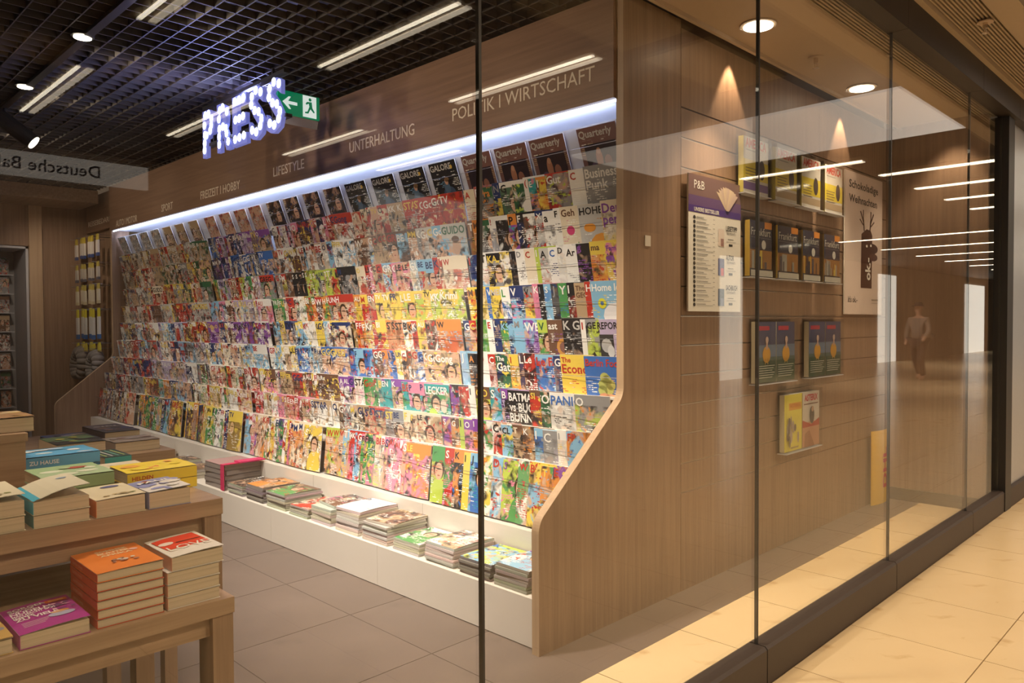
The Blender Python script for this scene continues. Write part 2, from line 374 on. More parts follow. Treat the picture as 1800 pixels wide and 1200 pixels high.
X, Y, ZZ = Vector((1, 0, 0)), Vector((0, 1, 0)), Vector((0, 0, 1))
def copy_tree(o, parent=None):
    c = o.copy(); COL.objects.link(c); c.parent = parent
    for ch in list(o.children): copy_tree(ch, c)
    return c

# ================================================================== STRUCTURE
# floors: corridor limestone tiles and shop stone tiles, each tile a piece
fl = box('floor', 'joint', (-8, 45, -6.6, 12.0, -0.20, -0.012)); fl['kind'] = 'structure'
def tile_mesh(wx, wy, name, m_):
    b = MB(); g = 0.0022; e = 0.0015
    b.box(g, wx - g, g, wy - g, -0.012, -e, 0)
    b.face([(g, g, -e), (wx - g, g, -e), (wx - g - e, wy - g - e, 0), (g + e, wy - g - e, 0)]) if False else None
    b.face([(g, g, 0), (wx - g, g, 0), (wx - g, wy - g, 0), (g, wy - g, 0)])
    b.v = [(x, y, (0.0 if z == -e else z)) for x, y, z in b.v]
    b.f.pop(); b.m.pop(); b.c.pop(); b.uv.pop(); b.ex.pop(); b.v = b.v[:8]
    return b.mesh(name, [m_])
TX, TY = 0.581, 0.52
tm = tile_mesh(TX, TY, 'floor_tile', 'stone')
def put(me, name, loc, parent):
    o = bpy.data.objects.new(name, me); COL.objects.link(o); o.location = loc; o.parent = parent; o['_o'] = (0, 0, 0); return o
for i in range(-1, 12):
    for j in range(-2, 2):
        put(tm, 'tile', (2.30 + TX * i, 0.785 + TY * j if j < 1 else 0.785 + TY * j, 0), fl)
# window-sill strip of tiles between glass and dark floor
tm2 = tile_mesh(TX, 0.515, 'sill_tile', 'stone')
for i in range(-3, 7):
    if 2.30 + TX * (i + 1) <= 6.4: put(tm2, 'tile', (2.30 + TX * i, 1.305, 0.0005), fl)
# rest of the corridor floor, too far to tell the tiles apart
far = MB()
for i in range(-18, 74):
    for j in range(-14, 2):
        if -1 <= i < 12 and j >= -2: continue
        x0, y0 = 2.30 + TX * i, 0.785 + TY * j
        if x0 > 6.3 and y0 > 1.5: continue
        far.box(x0 + .002, x0 + TX - .002, y0 + .002, y0 + TY - .002, -0.012, 0)
far.build('far_tiles', 'stone', fl, kind='stuff')
dk = tile_mesh(0.60, 0.60, 'dark_tile', 'concrete'); M['joint2'] = plain('grout', (.10, .08, .065), .7)
box('grout_bed', 'joint2', (-3, 6.3, 1.822, 10.6, -.012, -.0015), fl)
for i in range(0, 10):
    for j in range(0, 7):
        if i >= 4 and j > 0: continue
        put(dk, 'stone_slab', (0.16 + 0.6 * i, 1.822 + 0.6 * j, 0.0), fl)
rest = MB(); 
for i in range(-5, 7):
    for j in range(0, 16):
        if i >= 0 and j < 7 and (i < 4 or j == 0): continue
        x0, y0 = 0.16 + 0.6 * i, 1.822 + 0.6 * j
        rest.box(x0 + .002, x0 + .598, y0 + .002, y0 + .598, -0.012, 0)
rest.build('far_slabs', 'concrete', fl, kind='stuff')

# glass front: one window per pane, dark silicone joint between panes
seams = [-1.54, -0.15, 1.25, 2.66, 4.06, 5.47, 6.28]
for i in range(len(seams) - 1):
    x0, x1 = seams[i], seams[i + 1]
    t = thing('window_%d' % (i + 1), ((x0 + x1) / 2, 1.35, 0.10), kind='structure')
    box('pane', 'glass', (x0 + .005, x1 - .005, 1.344, 1.356, 0.10, 2.83), t)
    box('silicone_joint', 'seal', (x1 - .0045, x1 + .0045, 1.344, 1.356, 0.145, 2.80), t)
# curb below the glass and black header above, in segments
cb = thing('trim_1', (2, 1.34, 0), kind='structure')
ext = [-8.0] + seams[:-1] + [6.45, 7.9, 9.3, 12, 16]
for i in range(len(ext) - 1):
    b = MB(); b.prism([(1.305, 0), (1.385, 0), (1.385, .138), (1.378, .145), (1.315, .145), (1.305, .135)], 'x', ext[i] + .003, ext[i + 1] - .003)
    b.build('curb_segment', 'curb', cb)
hd = thing('trim_2', (2, 1.34, 2.8), kind='structure')
for i in range(len(ext) - 1):
    b = MB(); b.box(ext[i] + .002, ext[i + 1] - .002, 1.27, 1.37, 2.80, 2.96); b.build('header_segment', 'header', hd)
box('trim_3', 'black', (6.28, 6.45, 1.30, 1.42, 0.0, 2.80), kind='structure')
# cladding beyond the post
cl = thing('wall_outer', (8, 1.4, 0), kind='structure')
for i in range(4):
    q = MB(); x0 = 6.46 + i * 1.4 if i else 6.46
    q.box(6.46 + i * 1.4, 6.46 + i * 1.4 + 1.385, 1.33, 1.36, 0.145, 2.80); q.build('cladding_panel', 'silver', cl)
box('cladding_rest', 'silver', (12.1, 40, 1.33, 1.36, 0.0, 2.96), cl)

# soffit board between glass and shop wall
sf = thing('ceiling', (4.5, 1.7, 2.82), kind='structure')
box('soffit_board', 'soffit', (2.82, 6.3, 1.50, 1.965, 2.82, 2.87), sf)
box('soffit_edge', 'soffit', (2.82, 6.3, 1.965, 1.985, 2.80, 2.95), sf)
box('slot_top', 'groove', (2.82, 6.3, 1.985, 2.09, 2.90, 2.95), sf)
for k in range(7):
    y0 = 1.375 + k * 0.0178
    box('slat', 'beige', (-3, 6.3, y0, y0 + 0.009, 2.812, 2.845), sf)
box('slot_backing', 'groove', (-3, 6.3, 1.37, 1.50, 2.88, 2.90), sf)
# black open-cell grid ceiling of the shop
gr = thing('ceiling_grid', (1, 5, 2.86), kind='structure')
for k in range(48):
    y0 = 1.56 + k * 0.105 if k < 999 else 0
    box('lamella', 'grid', (-1.5, 2.80, y0, y0 + 0.006, 2.862, 2.90), gr)
for k in range(40):
    x0 = -1.35 + k * 0.105
    if x0 < 2.8: box('lamella', 'grid', (x0, x0 + 0.006, 1.52, 10.0, 2.862, 2.90), gr)
q = MB()
for k in range(48, 81): q.box(-1.5, 2.8, 1.56 + k * .105, 1.566 + k * .105, 2.862, 2.90)
q.build('far_lamellas', 'grid', gr, kind='stuff')
box('plenum', 'black', (-3.5, 6.4, 1.37, 11.0, 3.35, 3.40), gr)
q = MB(); q.cyl((1.75, 2, 3.1), (1.75, 9, 3.1), .09); q.cyl((0.4, 2, 3.16), (.4, 9, 3.16), .12); q.build('duct', 'black', gr)
# shop walls
box('wall_left', 'oak', (-3.1, -3.0, 1.4, 10.6, 0, 3.35), kind='structure')
wb = thing('wall_back', (2, 10, 0), kind='structure')
box('wall_panel', 'oak', (2.40, 2.95, 10.0, 10.1, 0, 2.86), wb)
box('pilaster', 'oak_edge', (2.27, 2.40, 9.95, 10.1, 0, 2.86), wb)
box('header_board', 'oak', (-3.0, 2.27, 9.98, 10.1, 2.26, 2.86), wb)
box('niche_side', 'cove', (2.245, 2.27, 10.0, 10.6, 0, 2.26), wb)
box('niche_back', 'backp', (-3.0, 2.27, 10.55, 10.6, 0, 2.26), wb)
box('niche_top', 'cove', (-3.0, 2.27, 10.0, 10.6, 2.23, 2.258), wb)
box('dropped_beam', 'oak_y', (-3.0, 2.80, 9.3, 9.98, 2.72, 2.86), wb)
ws = thing('wall_side', (2.95, 9.5, 0), kind='structure')
box('wall_panel', 'oak', (2.93, 3.0, 8.99, 10.0, 0, 2.45), ws)
box('fascia_board', 'oak_dark', (2.88, 3.0, 8.99, 10.0, 2.45, 2.86), ws)
q = MB(); q.text('REISEBEDARF', (2.878, 9.93, 2.52), -Y, ZZ, 0.06, (0, 0, 0), width=0.78, depth=(0.002, 0, 0)); q.build('lettering', 'ltext', ws)

# wood slat wall facing the glass
sw = thing('wall_right', (4.7, 2.1, 0), kind='structure')
X0, X1, YW = 3.297, 6.17, 2.08
zs = [0.50 + 0.1485 * k for k in range(14)]
box('base_board', 'oak', (X0, X1, YW, YW + .018, 0.0, zs[0] - .004), sw)
for k in range(13):
    box('slat', 'oak', (X0, X1, YW, YW + .018, zs[k] + .004, zs[k + 1] - .004), sw)
    if k < 13: box('rail', 'chrome', (X0, X1, YW + .006, YW + .016, zs[k] - .004, zs[k] + .0015), sw)
box('top_board', 'oak', (X0, X1, YW, YW + .018, zs[13] + .004, 2.82), sw)
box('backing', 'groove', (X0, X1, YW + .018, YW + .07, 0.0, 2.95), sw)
box('wall_end', 'oak', (6.17, 6.20, 1.40, 2.15, 0.09, 2.82), kind='structure')
box('baseboard_end', 'curb', (6.155, 6.20, 1.40, 2.08, 0.0, 0.09), kind='structure')
bpy.data.objects['wall_end'].name = 'wall_far'; bpy.data.objects['baseboard_end'].name = 'baseboard_far'

# ------------------------------------------------------------------ corridor behind the photographer (seen reflected)
cc = thing('ceiling_corridor', (3, -2, 3), kind='structure')
box('ceiling_void', 'groove', (-8, 45, -6.4, 1.27, 3.20, 3.25), cc)
# louvre next to the header and its solid edge beam
for k in range(11):
    y0 = 1.235 - k * 0.0185
    box('louvre_slat', 'beige', (2.2, 12, y0 - .009, y0, 2.985, 3.02), cc)
box('louvre_frame', 'beige', (-8, 12, 1.24, 1.27, 2.96, 3.03), cc)
box('edge_beam', 'beige', (-8, 45, 0.90, 1.03, 2.96, 3.05), cc)
for yy in (0.35, -2.3):
    for k in range(8):
        if -1.95 + k * 1.16 + 1.06 > 5.77 and -1.95 + k * 1.16 < 7.33: continue
        box('ceiling_plate', 'beige', (-1.95 + k * 1.16 + .1, -1.95 + k * 1.16 + 1.06, yy - .62 + 0.2, yy + .05, 2.99, 3.01), cc)
box('white_ceiling_board', 'lumi', (5.77, 7.33, -2.2, 0.91, 2.998, 3.018), cc)  # plain white board with an added glow
wt = box('wall_opposite', 'wallpaint', (-8, 45, -6.5, -6.3, 0, 3.25), kind='structure')
box('wall_corridor_end', 'wallpaint', (44.8, 45, -6.3, 1.3, 0, 3.25), kind='structure')
box('wall_corridor_start', 'wallpaint', (-8.2, -8, -6.3, 1.3, 0, 3.25), kind='structure')
for x0, x1 in ((15.9, 16.9), (26.0, 27.6), (36.0, 39.0)):
    q = MB(); q.box(x0, x1, -6.3, -6.26, 0.0, 2.9); 
    q.build('shop_window', 'litwin', None, loc=((x0 + x1) / 2, -6.28, 0), label={15.9: 'tall bright shop window reflected beside the poster-covered slat wall', 26.0: 'tall bright shop window reflected just right of the slat wall', 36.0: 'farthest bright shop window reflected near the black post', 6.5: 'nearest narrow bright shop window across the corridor'}[x0], cat='shop window')
# linear lamps in two rows
for row, (ya, yb) in enumerate(((-1.87, -0.45), (-4.5, -3.0))):
    for k in range(14):
        x = -1.84 + 1.16 * k
        if row == 0 and 4.5 < x < 7.5: continue
        if x > 9 and row == 0: x = 9.6 + (k - 10) * 1.3; ya, yb = -.6, .75
        if row == 1 and x > 6: x = 17 + (k - 7) * 2.6; ya, yb = -4.0, .7
        t = thing('linear_lamp', (x, (ya + yb) / 2, 2.97), 'long narrow corridor ceiling lamp, reflected pale streak, %s from the left in the %s row' % ('first second third fourth fifth sixth seventh eighth ninth tenth eleventh twelfth thirteenth fourteenth'.split()[k], ['near', 'far'][row]), 'lamp', 'linear lamps in the corridor ceiling')
        box('diffuser', 'lampbar', (x - .045, x - .020, ya, yb, 3.095, 3.105), t); box('diffuser', 'streakbar', (x + .02, x + .06, ya, yb, 3.095, 3.105), t)  # the dimmer bar is added to double the streak in the glass
        box('housing', 'beige', (x - .09, x + .09, ya - .02, yb + .02, 3.106, 3.14), t)
# Deutsche Bahn sign hanging over the corridor (reads mirrored in the glass)
sg = thing('hanging_sign', (2.0, -6, 2.83), 'grey hanging sign reading Deutsche Ba in dark blue, mirrored in the glass', 'sign')
dbY = -5.93
box('board', plain('sign_grey', (0.42, 0.40, 0.38), 0.5) and 'soffit', (0.2, 3.12, dbY - .06, dbY, 2.80, 3.05), sg) if False else None
M['signg'] = plain('sign_grey_face', (0.50, 0.47, 0.43), 0.5)
box('board', 'lumi3', (0.2, 3.10, dbY - .06, dbY, 2.82, 3.06), sg)
q = MB(); q.text('Deutsche Bahn', (2.62, dbY + .003, 2.885), -X, ZZ, 0.125, (0.02, 0.01, 0.08), bold=0.01); q.build('lettering', 'print', sg)
q = MB(); q.cyl((0.7, dbY - .03, 3.06), (0.7, dbY - .03, 3.1), .008); q.cyl((2.5, dbY - .03, 3.06), (2.5, dbY - .03, 3.1), .008); q.build('hanger', 'chrome', sg)
# pale free-standing advertising column behind the camera, front given an added glow
ap = thing('advertising_column', (3.6, -2.1, 0), 'pale free-standing corridor column reflected as a light veil over the magazines', 'column')
box('body', 'wceil', (3.05, 4.05, -2.3, -1.76, 0.08, 2.32), ap); box('glow_face', 'lumi2', (3.07, 4.03, -1.76, -1.75, 0.10, 2.30), ap); box('plinth', 'curb', (3.1, 4.0, -2.25, -1.8, 0, 0.08), ap)

exec_later = []
# ================================================================== MAGAZINE WALL
XT = [2.867, 2.892, 2.913, 2.922, 2.904, 2.881, 2.861, 2.785, 2.73, 2.669]
ZT = [2.30, 2.115, 1.94, 1.75, 1.56, 1.38, 1.20, 1.02, 0.85, 0.69]
LEAN = [math.radians(d) for d in (21, 15, 13, 12, 11, 10, 9, 7, 5, -6)]
Y0, Y1 = 2.13, 8.93
rk = thing('magazine_rack', (2.6, 5.5, 0), 'long wooden magazine wall with white base, slanted rows and lit cove', 'magazine rack')
def arc(cx, cy, rad, a0, a1, n=6):
    return [(cx + rad * math.cos(math.radians(a0 + (a1 - a0) * k / n)), cy + rad * math.sin(math.radians(a0 + (a1 - a0) * k / n))) for k in range(n + 1)]
prof = [(2.245, 0)] + arc(2.345, 0.50, 0.10, 180, 136) + arc(2.72, 1.07, 0.10, -44, 0) + [(2.82, 2.86)]
for ya, yb, x1 in ((2.082, 2.122, 3.297), (8.94, 8.98, 3.0)):
    inset = prof + [(x1, 2.86), (x1, 0)]
    q = MB(); q.prism(inset, 'y', ya, yb, 0)
    # edge banding faces get the lighter edge material
    n = len(inset)
    for k in range(len(prof) - 1): q.m[2 + k] = 1
    q.build('end_panel', ['oak', 'oak_edge'], rk)
box('fascia', 'oak_dark', (2.80, 2.83, 2.122, 8.94, 2.385, 2.86), rk)
box('cove_top', 'cove', (2.83, 3.14, 2.122, 8.94, 2.39, 2.41), rk)
box('led_strip', 'ledw', (2.832, 2.842, 2.13, 8.93, 2.376, 2.386), rk)
box('back_panel', 'backp', (3.14, 3.17, 2.122, 8.94, 0.21, 2.86), rk)
jn = [2.122 + 1.136 * k for k in range(7)]; jn[-1] = 8.94
for k in range(6):
    box('base_front', 'white', (2.28, 2.30, jn[k] + .001, jn[k + 1] - .001, 0.004, 0.21), rk)
    box('riser', 'white', (2.58, 2.60, jn[k] + .001, jn[k + 1] - .001, 0.21, 0.378), rk)
    box('ledge', 'white', (2.30, 2.58, jn[k] + .001, jn[k + 1] - .001, 0.19, 0.21), rk)
box('pocket_floor', 'white', (2.60, 3.14, 2.122, 8.94, 0.36, 0.378), rk)
for k in range(10):
    h = .19 if k else .10
    x, z, L = XT[k], ZT[k], LEAN[k]
    # acrylic-fronted shelf: white lip behind the magazine tops, wires across the covers
    for jj in range(6):
        ya, yb = jn[jj] + .004, jn[jj + 1] - .004
        b = MB(); d = 0.028
        if k == 0:
            b.prism([(x + .012, z + .012), (x + .016, z + .012), (x + .016 + .25 * math.sin(L), z - .25 * math.cos(L)), (x + .012 + .25 * math.sin(L), z - .25 * math.cos(L))], 'y', ya, yb)
            b.build('header_panel', 'cove', rk)
        else:
            b.box(x + d, min(x + .15, 3.13), ya, yb, z - .018, z - .010); b.build('shelf', 'white', rk)
    q = MB(); q.cyl((x - .034 + .10 * math.sin(L), Y0, z - .10 * math.cos(L)), (x - .034 + .10 * math.sin(L), Y1, z - .10 * math.cos(L)), .0012, n=5); q.build('wire', 'wire', rk)
for s, ya, yb, z in (('POLITIK I WIRTSCHAFT', 3.239, 2.23, 2.487), ('UNTERHALTUNG', 4.267, 3.583, 2.475), ('LIFESTYLE', 5.287, 4.843, 2.462), ('FREIZEIT I HOBBY', 6.58, 5.836, 2.445), ('SPORT', 7.466, 7.193, 2.43), ('AUTO I MOTOR', 8.728, 8.108, 2.405)):
    for wd, in [(s,)]:
        q = MB(); q.text(s, (2.798, ya, z), -Y, ZZ, 0.072, (0, 0, 0), width=ya - yb, depth=(0.0015, 0, 0)); q.build('lettering', 'ltext', rk)

# ---- magazines
C_ = dict(white=(.86, .84, .80), cream=(.80, .70, .54), black=(.025, .025, .028), grey=(.30, .30, .31), lgrey=(.55, .54, .52), navy=(.03, .05, .16), blue=(.05, .16, .50), sky=(.25, .50, .72), red=(.52, .05, .035), orange=(.72, .27, .06), yellow=(.80, .60, .10), lime=(.48, .60, .10), green=(.09, .32, .10), dgreen=(.04, .14, .07), teal=(.05, .36, .38), pink=(.75, .25, .38), purple=(.25, .08, .38), lilac=(.50, .42, .62), brown=(.17, .09, .06), mauve=(.20, .10, .09), skin=(.66, .40, .27), tan=(.50, .36, .22))
NAMEC = dict(lgrey='light grey', dgreen='dark green', sky='sky blue', navy='navy blue', skin='peach', tan='tan', lime='lime green', mauve='mauve brown')
MAG = {}
def magmesh(d):
    if d in MAG: return MAG[d]
    bg, img, acc, tc, ttl, pic, wd, ht, sd = d
    B, I, A_, T_ = C_[bg], C_[img], C_[acc], C_[tc]
    ex = (B, I, A_, (random.Random(sd).random(), random.Random(sd + 5).random(), pic))
    q = MB(); t = 0.0042; n = 3
    xs = [-.0, -.0016, -.0016, 0]
    for k in range(n):
        ya, yb = wd * (1 - k / n), wd * (1 - (k + 1) / n)
        q.face([(xs[k] - t / 2, ya, 0), (xs[k + 1] - t / 2, yb, 0), (xs[k + 1] - t / 2, yb, ht), (xs[k] - t / 2, ya, ht)], 0, B, [(k / n, 0), ((k + 1) / n, 0), ((k + 1) / n, 1), (k / n, 1)], ex)
    q.face([(t / 2, wd, 0), (t / 2, 0, 0), (t / 2, 0, ht), (t / 2, wd, ht)][::-1], 0, B, [(0, .9)] * 4, ex)
    q.face([(-t / 2, wd, 0), (-t / 2, wd, ht), (t / 2, wd, ht), (t / 2, wd, 0)], 0, B, [(0, .9)] * 4, ex)
    pg = (.86, .83, .78)
    q.face([(-t / 2, 0, 0), (t / 2, 0, 0), (t / 2, 0, ht), (-t / 2, 0, ht)], 1, pg, None, ex)
    q.face([(-t / 2, 0, ht), (t / 2, 0, ht), (t / 2, wd, ht), (-t / 2, wd, ht)], 1, pg, None, ex)
    q.face([(-t / 2, 0, 0), (-t / 2, wd, 0), (t / 2, wd, 0), (t / 2, 0, 0)], 1, pg, None, ex)
    p_ = MB()
    lines = ttl.split('/'); zz = ht - .012; e = -t / 2 - .0022
    for ln in lines:
        V, Fc, W = glyph(ln, .02); hh = min(.030 + .016 * random.Random(sd + 2).random(), (wd - .02) / W * CAP * 1.25) if len(lines) == 1 else .026
        if len(ln) > 3: hh = min(.046, (wd - .02) / W * CAP * 1.3)
        if pic < .35 and len(lines) == 1: hh = min(hh, .036)
        p_.text(ln, (e, wd - .008, zz - hh), -Y, ZZ, hh, T_, bold=.02, maxw=wd - .016); zz -= hh + .008
    def el(cx, cz, a_, b_, col, lv=1): p_.ell((e - .0004 * lv, wd * (1 - cx), ht * cz), -Y, ZZ, a_, b_, col, 12)
    def re(x0, z0, x1, z1, col, lv=1): p_.rect((e - .0004 * lv, wd * (1 - x0), ht * z0), -Y, ZZ, wd * (x1 - x0), ht * (z1 - z0), col)
    if ttl == 'Quarterly':
        re(.12, .12, .92, .70, (.03, .02, .03)); el(.45, .42, .020, .05, (.45, .20, .12), 2); el(.46, .56, .013, .016, (.55, .30, .20), 3); el(.66, .36, .022, .03, (.30, .13, .09), 2); el(.3, .3, .02, .02, (.10, .07, .12), 2)
    elif ttl == 'GALORE':
        el(.55, .30, .055, .045, (.06, .10, .17), 1); el(.5, .44, .026, .035, (.10, .17, .26), 2); el(.52, .58, .016, .022, (.55, .32, .22), 3); el(.55, .62, .019, .016, (.20, .12, .06), 4); el(.82, .86, .010, .012, (.70, .45, .08), 1)
    elif ttl == 'Berlin Foo':
        for jx, jz in ((.5, .52), (.62, .60), (.72, .52), (.56, .64), (.66, .44), (.48, .42)): el(jx, jz, .026, .026, (.30 + jx * .3, .48, .14), 2)
        el(.52, .26, .04, .035, (.62, .30, .18), 3); el(.70, .30, .035, .02, (.70, .38, .22), 3)
    elif ttl == 'REPORT':
        re(.1, .35, .62, .74, (.05, .05, .05)); el(.35, .55, .03, .035, (.5, .5, .5), 2); el(.5, .45, .02, .03, (.7, .7, .7), 3)
    elif ttl == 'ast': el(.5, .50, .05, .05, (.62, .30, .08), 1); el(.5, .50, .032, .03, (.25, .12, .10), 2)
    elif ttl == 'HOHE': el(.30, .60, .035, .022, (.80, .33, .05), 1); el(.62, .28, .07, .06, (.82, .36, .06), 1)
    elif ttl == 'Geh': el(.28, .58, .024, .024, (.62, .06, .20), 1); p_.poly((e - .0004, wd, 0), -Y, ZZ, [(wd * .38, ht * .2), (wd * .55, ht * .2), (wd * .47, ht * .38)], (.10, .50, .12))
    elif ttl == 'Home left': el(.68, .40, .075, .065, (.80, .78, .80), 1); el(.30, .62, .024, .026, (.72, .68, .05), 2); el(.30, .62, .010, .010, (.1, .2, .4), 3)
    elif ttl == 'LECKER': el(.3, .35, .035, .04, (.45, .62, .12), 1); el(.65, .22, .05, .04, (.70, .10, .12), 1); el(.75, .55, .025, .04, (.75, .60, .5), 2)
    elif ttl == 'GUIDO': el(.55, .52, .030, .05, (.55, .36, .27), 1); el(.55, .16, .06, .06, (.60, .58, .52), 1); el(.55, .68, .03, .02, (.14, .08, .05), 2)
    MAG[d] = (q, p_)
    return MAG[d]
MAGM = {}
def mag_frame(k, y, s, dx=0.0, lean=None):
    L = LEAN[k] if lean is None else lean
    phi = min(.17, .0058 / s) if s < .2 else 0.0
    return L, phi
# module 1 (Politik / Wirtschaft), read from the photograph right to left: bg, picture, accent, title colour, title, picture amount, visible strip
P1 = {
 1: [('grey','black','white','white','Business/Punk', .22,.26),('white','cream','red','red','C',.3,.10),('red','grey','lime','white','Gut',.6,.17),('orange','yellow','red','white','I',.6,.07),('teal','pink','orange','white','E',.6,.06),('white','cream','red','red','(',.1,.04),('white','dgreen','lime','dgreen','N',.7,.09),('white','dgreen','black','black','G',.6,.10),('navy','yellow','lime','grey','N',.6,.06),('dgreen','grey','orange','orange','Fra',.6,.11),('red','grey','white','white','F',.5,.05),('cream','white','red','red','A',.3,.09)],
 2: [('cream','yellow','brown','purple','Deut/perf',.5,.17),('lgrey','grey','orange','black','HOHE', .22,.15),('cream','white','pink','brown','Geh', .22,.13),('white','grey','black','black','F',.2,.05),('white','lgrey','grey','black','a',.7,.08),('navy','lgrey','red','white','X',.8,.06),('white','brown','red','brown','S',.8,.09),('black','navy','white','white','F',.6,.06),('orange','purple','teal','black','P',.8,.07),('white','black','grey','black','KA',.7,.10),('white','navy','cream','red','!',.5,.06),('dgreen','grey','white','white','J',.7,.10),('orange','tan','brown','brown','M',.5,.05),('brown','orange','yellow','white','T',.4,.05)],
 3: [('pink','yellow','purple','purple','Fam/in B',.6,.14),('yellow','orange','red','brown','ma',.6,.10),('black','black','purple','purple','B',.5,.09),('white','red','grey','black','Ar',.3,.08),('white','grey','cream','black','D',.4,.06),('white','lgrey','navy','blue','C',.3,.06),('lgrey','white','red','black','A',.5,.07),('lime','white','lime','white','I',.1,.035),('cream','red','white','red','C',.3,.08),('white','grey','black','grey','D',.3,.07),('black','black','grey','grey','I',.4,.05),('white','yellow','black','white','L',.6,.08),('black','grey','yellow','yellow','KA',.8,.11),('white','sky','red','black','T',.6,.06),('lgrey','navy','sky','red','I',.7,.10)],
 4: [('sky','navy','yellow','white','Home left', .22,.24),('red','cream','white','white','H',.3,.05),('tan','tan','grey','brown','The/GEO',.2,.08),('black','red','white','white','I',.5,.06),('green','green','blue','white','Y',.4,.07),('black','grey','blue','grey','J',.4,.06),('sky','blue','white','white','S',.5,.06),('black','white','black','grey','I',.3,.05),('pink','purple','pink','white','K',.4,.05),('yellow','grey','red','black','V',.8,.08),('navy','sky','pink','white','V',.6,.12),('white','blue','green','green','L',.7,.08),('yellow','lime','navy','lgrey','NEN',.6,.10),('blue','blue','yellow','white','W',.3,.04),('yellow','cream','brown','tan','H',.5,.06),('black','grey','orange','orange','A',.6,.05),('yellow','orange','red','brown','M',.7,.08)],
 5: [('lilac','black','white','black','REPORT', .22,.18),('lime','grey','lime','black','GE',.7,.08),('white','red','grey','red','I',.3,.04),('black','black','grey','lgrey','K GEO',.5,.14),('brown','orange','purple','white','ast', .22,.12),('lime','green','red','dgreen','V',.8,.08),('purple','sky','lilac','white','WELT',.6,.12),('sky','white','lilac','grey','M',.3,.09),('navy','sky','blue','sky','C',.6,.05),('brown','green','yellow','sky','KS',.7,.07),('navy','navy','tan','white','L',.5,.07),('white','red','black','red','E',.3,.06),('green','lime','white','dgreen','FP',.4,.10),('red','cream','yellow','yellow','C',.5,.07),('navy','grey','orange','white','G',.6,.06)],
 6: [('blue','green','skin','red','Berlin Foo', .22,.22),('yellow','orange','red','red','The/Econo', .22,.16),('navy','cream','orange','white','G',.4,.05),('sky','blue','red','red','Le F',.6,.13),('red','black','white','white','Le',.6,.09),('brown','navy','skin','white','L',.5,.04),('yellow','red','navy','red','I',.5,.07),('navy','dgreen','yellow','white','The/Gate',.8,.11),('red','white','grey','white','C',.5,.06),('white','cream','red','red','Li',.2,.08),('black','grey','orange','orange','A',.4,.09),('sky','lilac','white','white','J',.4,.07)],
 7: [('grey','lime','orange','white','O',.6,.19),('white','lgrey','black','blue','PANIC',.5,.16),('black','dgreen','lgrey','white','O',.6,.06),('brown','red','yellow','yellow','SI',.7,.07),('black','black','grey','white','BATMAN/vs BUGS/BUNNY',.4,.15),('purple','black','lilac','white','B',.7,.05),('sky','teal','red','white','S',.8,.08),('brown','lime','yellow','yellow','CO',.7,.11),('white','cream','grey','black','I',.2,.05),('dgreen','red','white','red','H',.7,.08),('black','purple','red','lgrey','A',.6,.07)],
 8: [('sky','orange','blue','red','FP',.7,.18),('white','orange','yellow','grey','I',.4,.05),('grey','lilac','white','white','C',.4,.08),('sky','blue','grey','white','I',.6,.05),('tan','brown','orange','white','K',.8,.07),('brown','tan','black','cream','T',.7,.06),('yellow','sky','green','black','CL',.8,.07),('red','white','black','black','C',.8,.06),('green','white','red','red','S',.8,.07),('purple','orange','skin','white','I',.7,.06),('purple','pink','brown','white','O',.7,.06),('lime','yellow','lime','black','I',.2,.035),('orange','brown','tan','white','G',.7,.06),('red','purple','pink','white','S',.6,.06)],
 9: [('white','orange','yellow','red','A',.5,.10),('orange','purple','yellow','red','E',.8,.05),('green','orange','sky','yellow','T',.9,.05),('sky','yellow','red','red','B',.8,.05),('white','green','red','red','W',.6,.05),('lime','green','pink','purple','S',.9,.07),('white','sky','red','red','D',.7,.05),('white','yellow','green','orange','P',.7,.05),('sky','blue','teal','black','J',.9,.06),('yellow','lime','yellow','black','I',.1,.035),('orange','black','blue','black','K',.8,.05),('red','green','pink','white','S',.9,.05),('green','lime','red','green','M',.9,.07)],
}
HT = lambda k, i: .285 + .012 * math.sin(i * 2.3 + k) if k < 9 else .31
TT = ['GUIDO', 'Gong', 'GREG', 'Krimi', 'STAR', 'LE', 'W', 'TV', 'F', 'BE', 'H', 'S', 'P', 'UN', 'M', 'O', 'FR', 'BI', 'K', 'Ru', 'C', 'AU', 'EN']
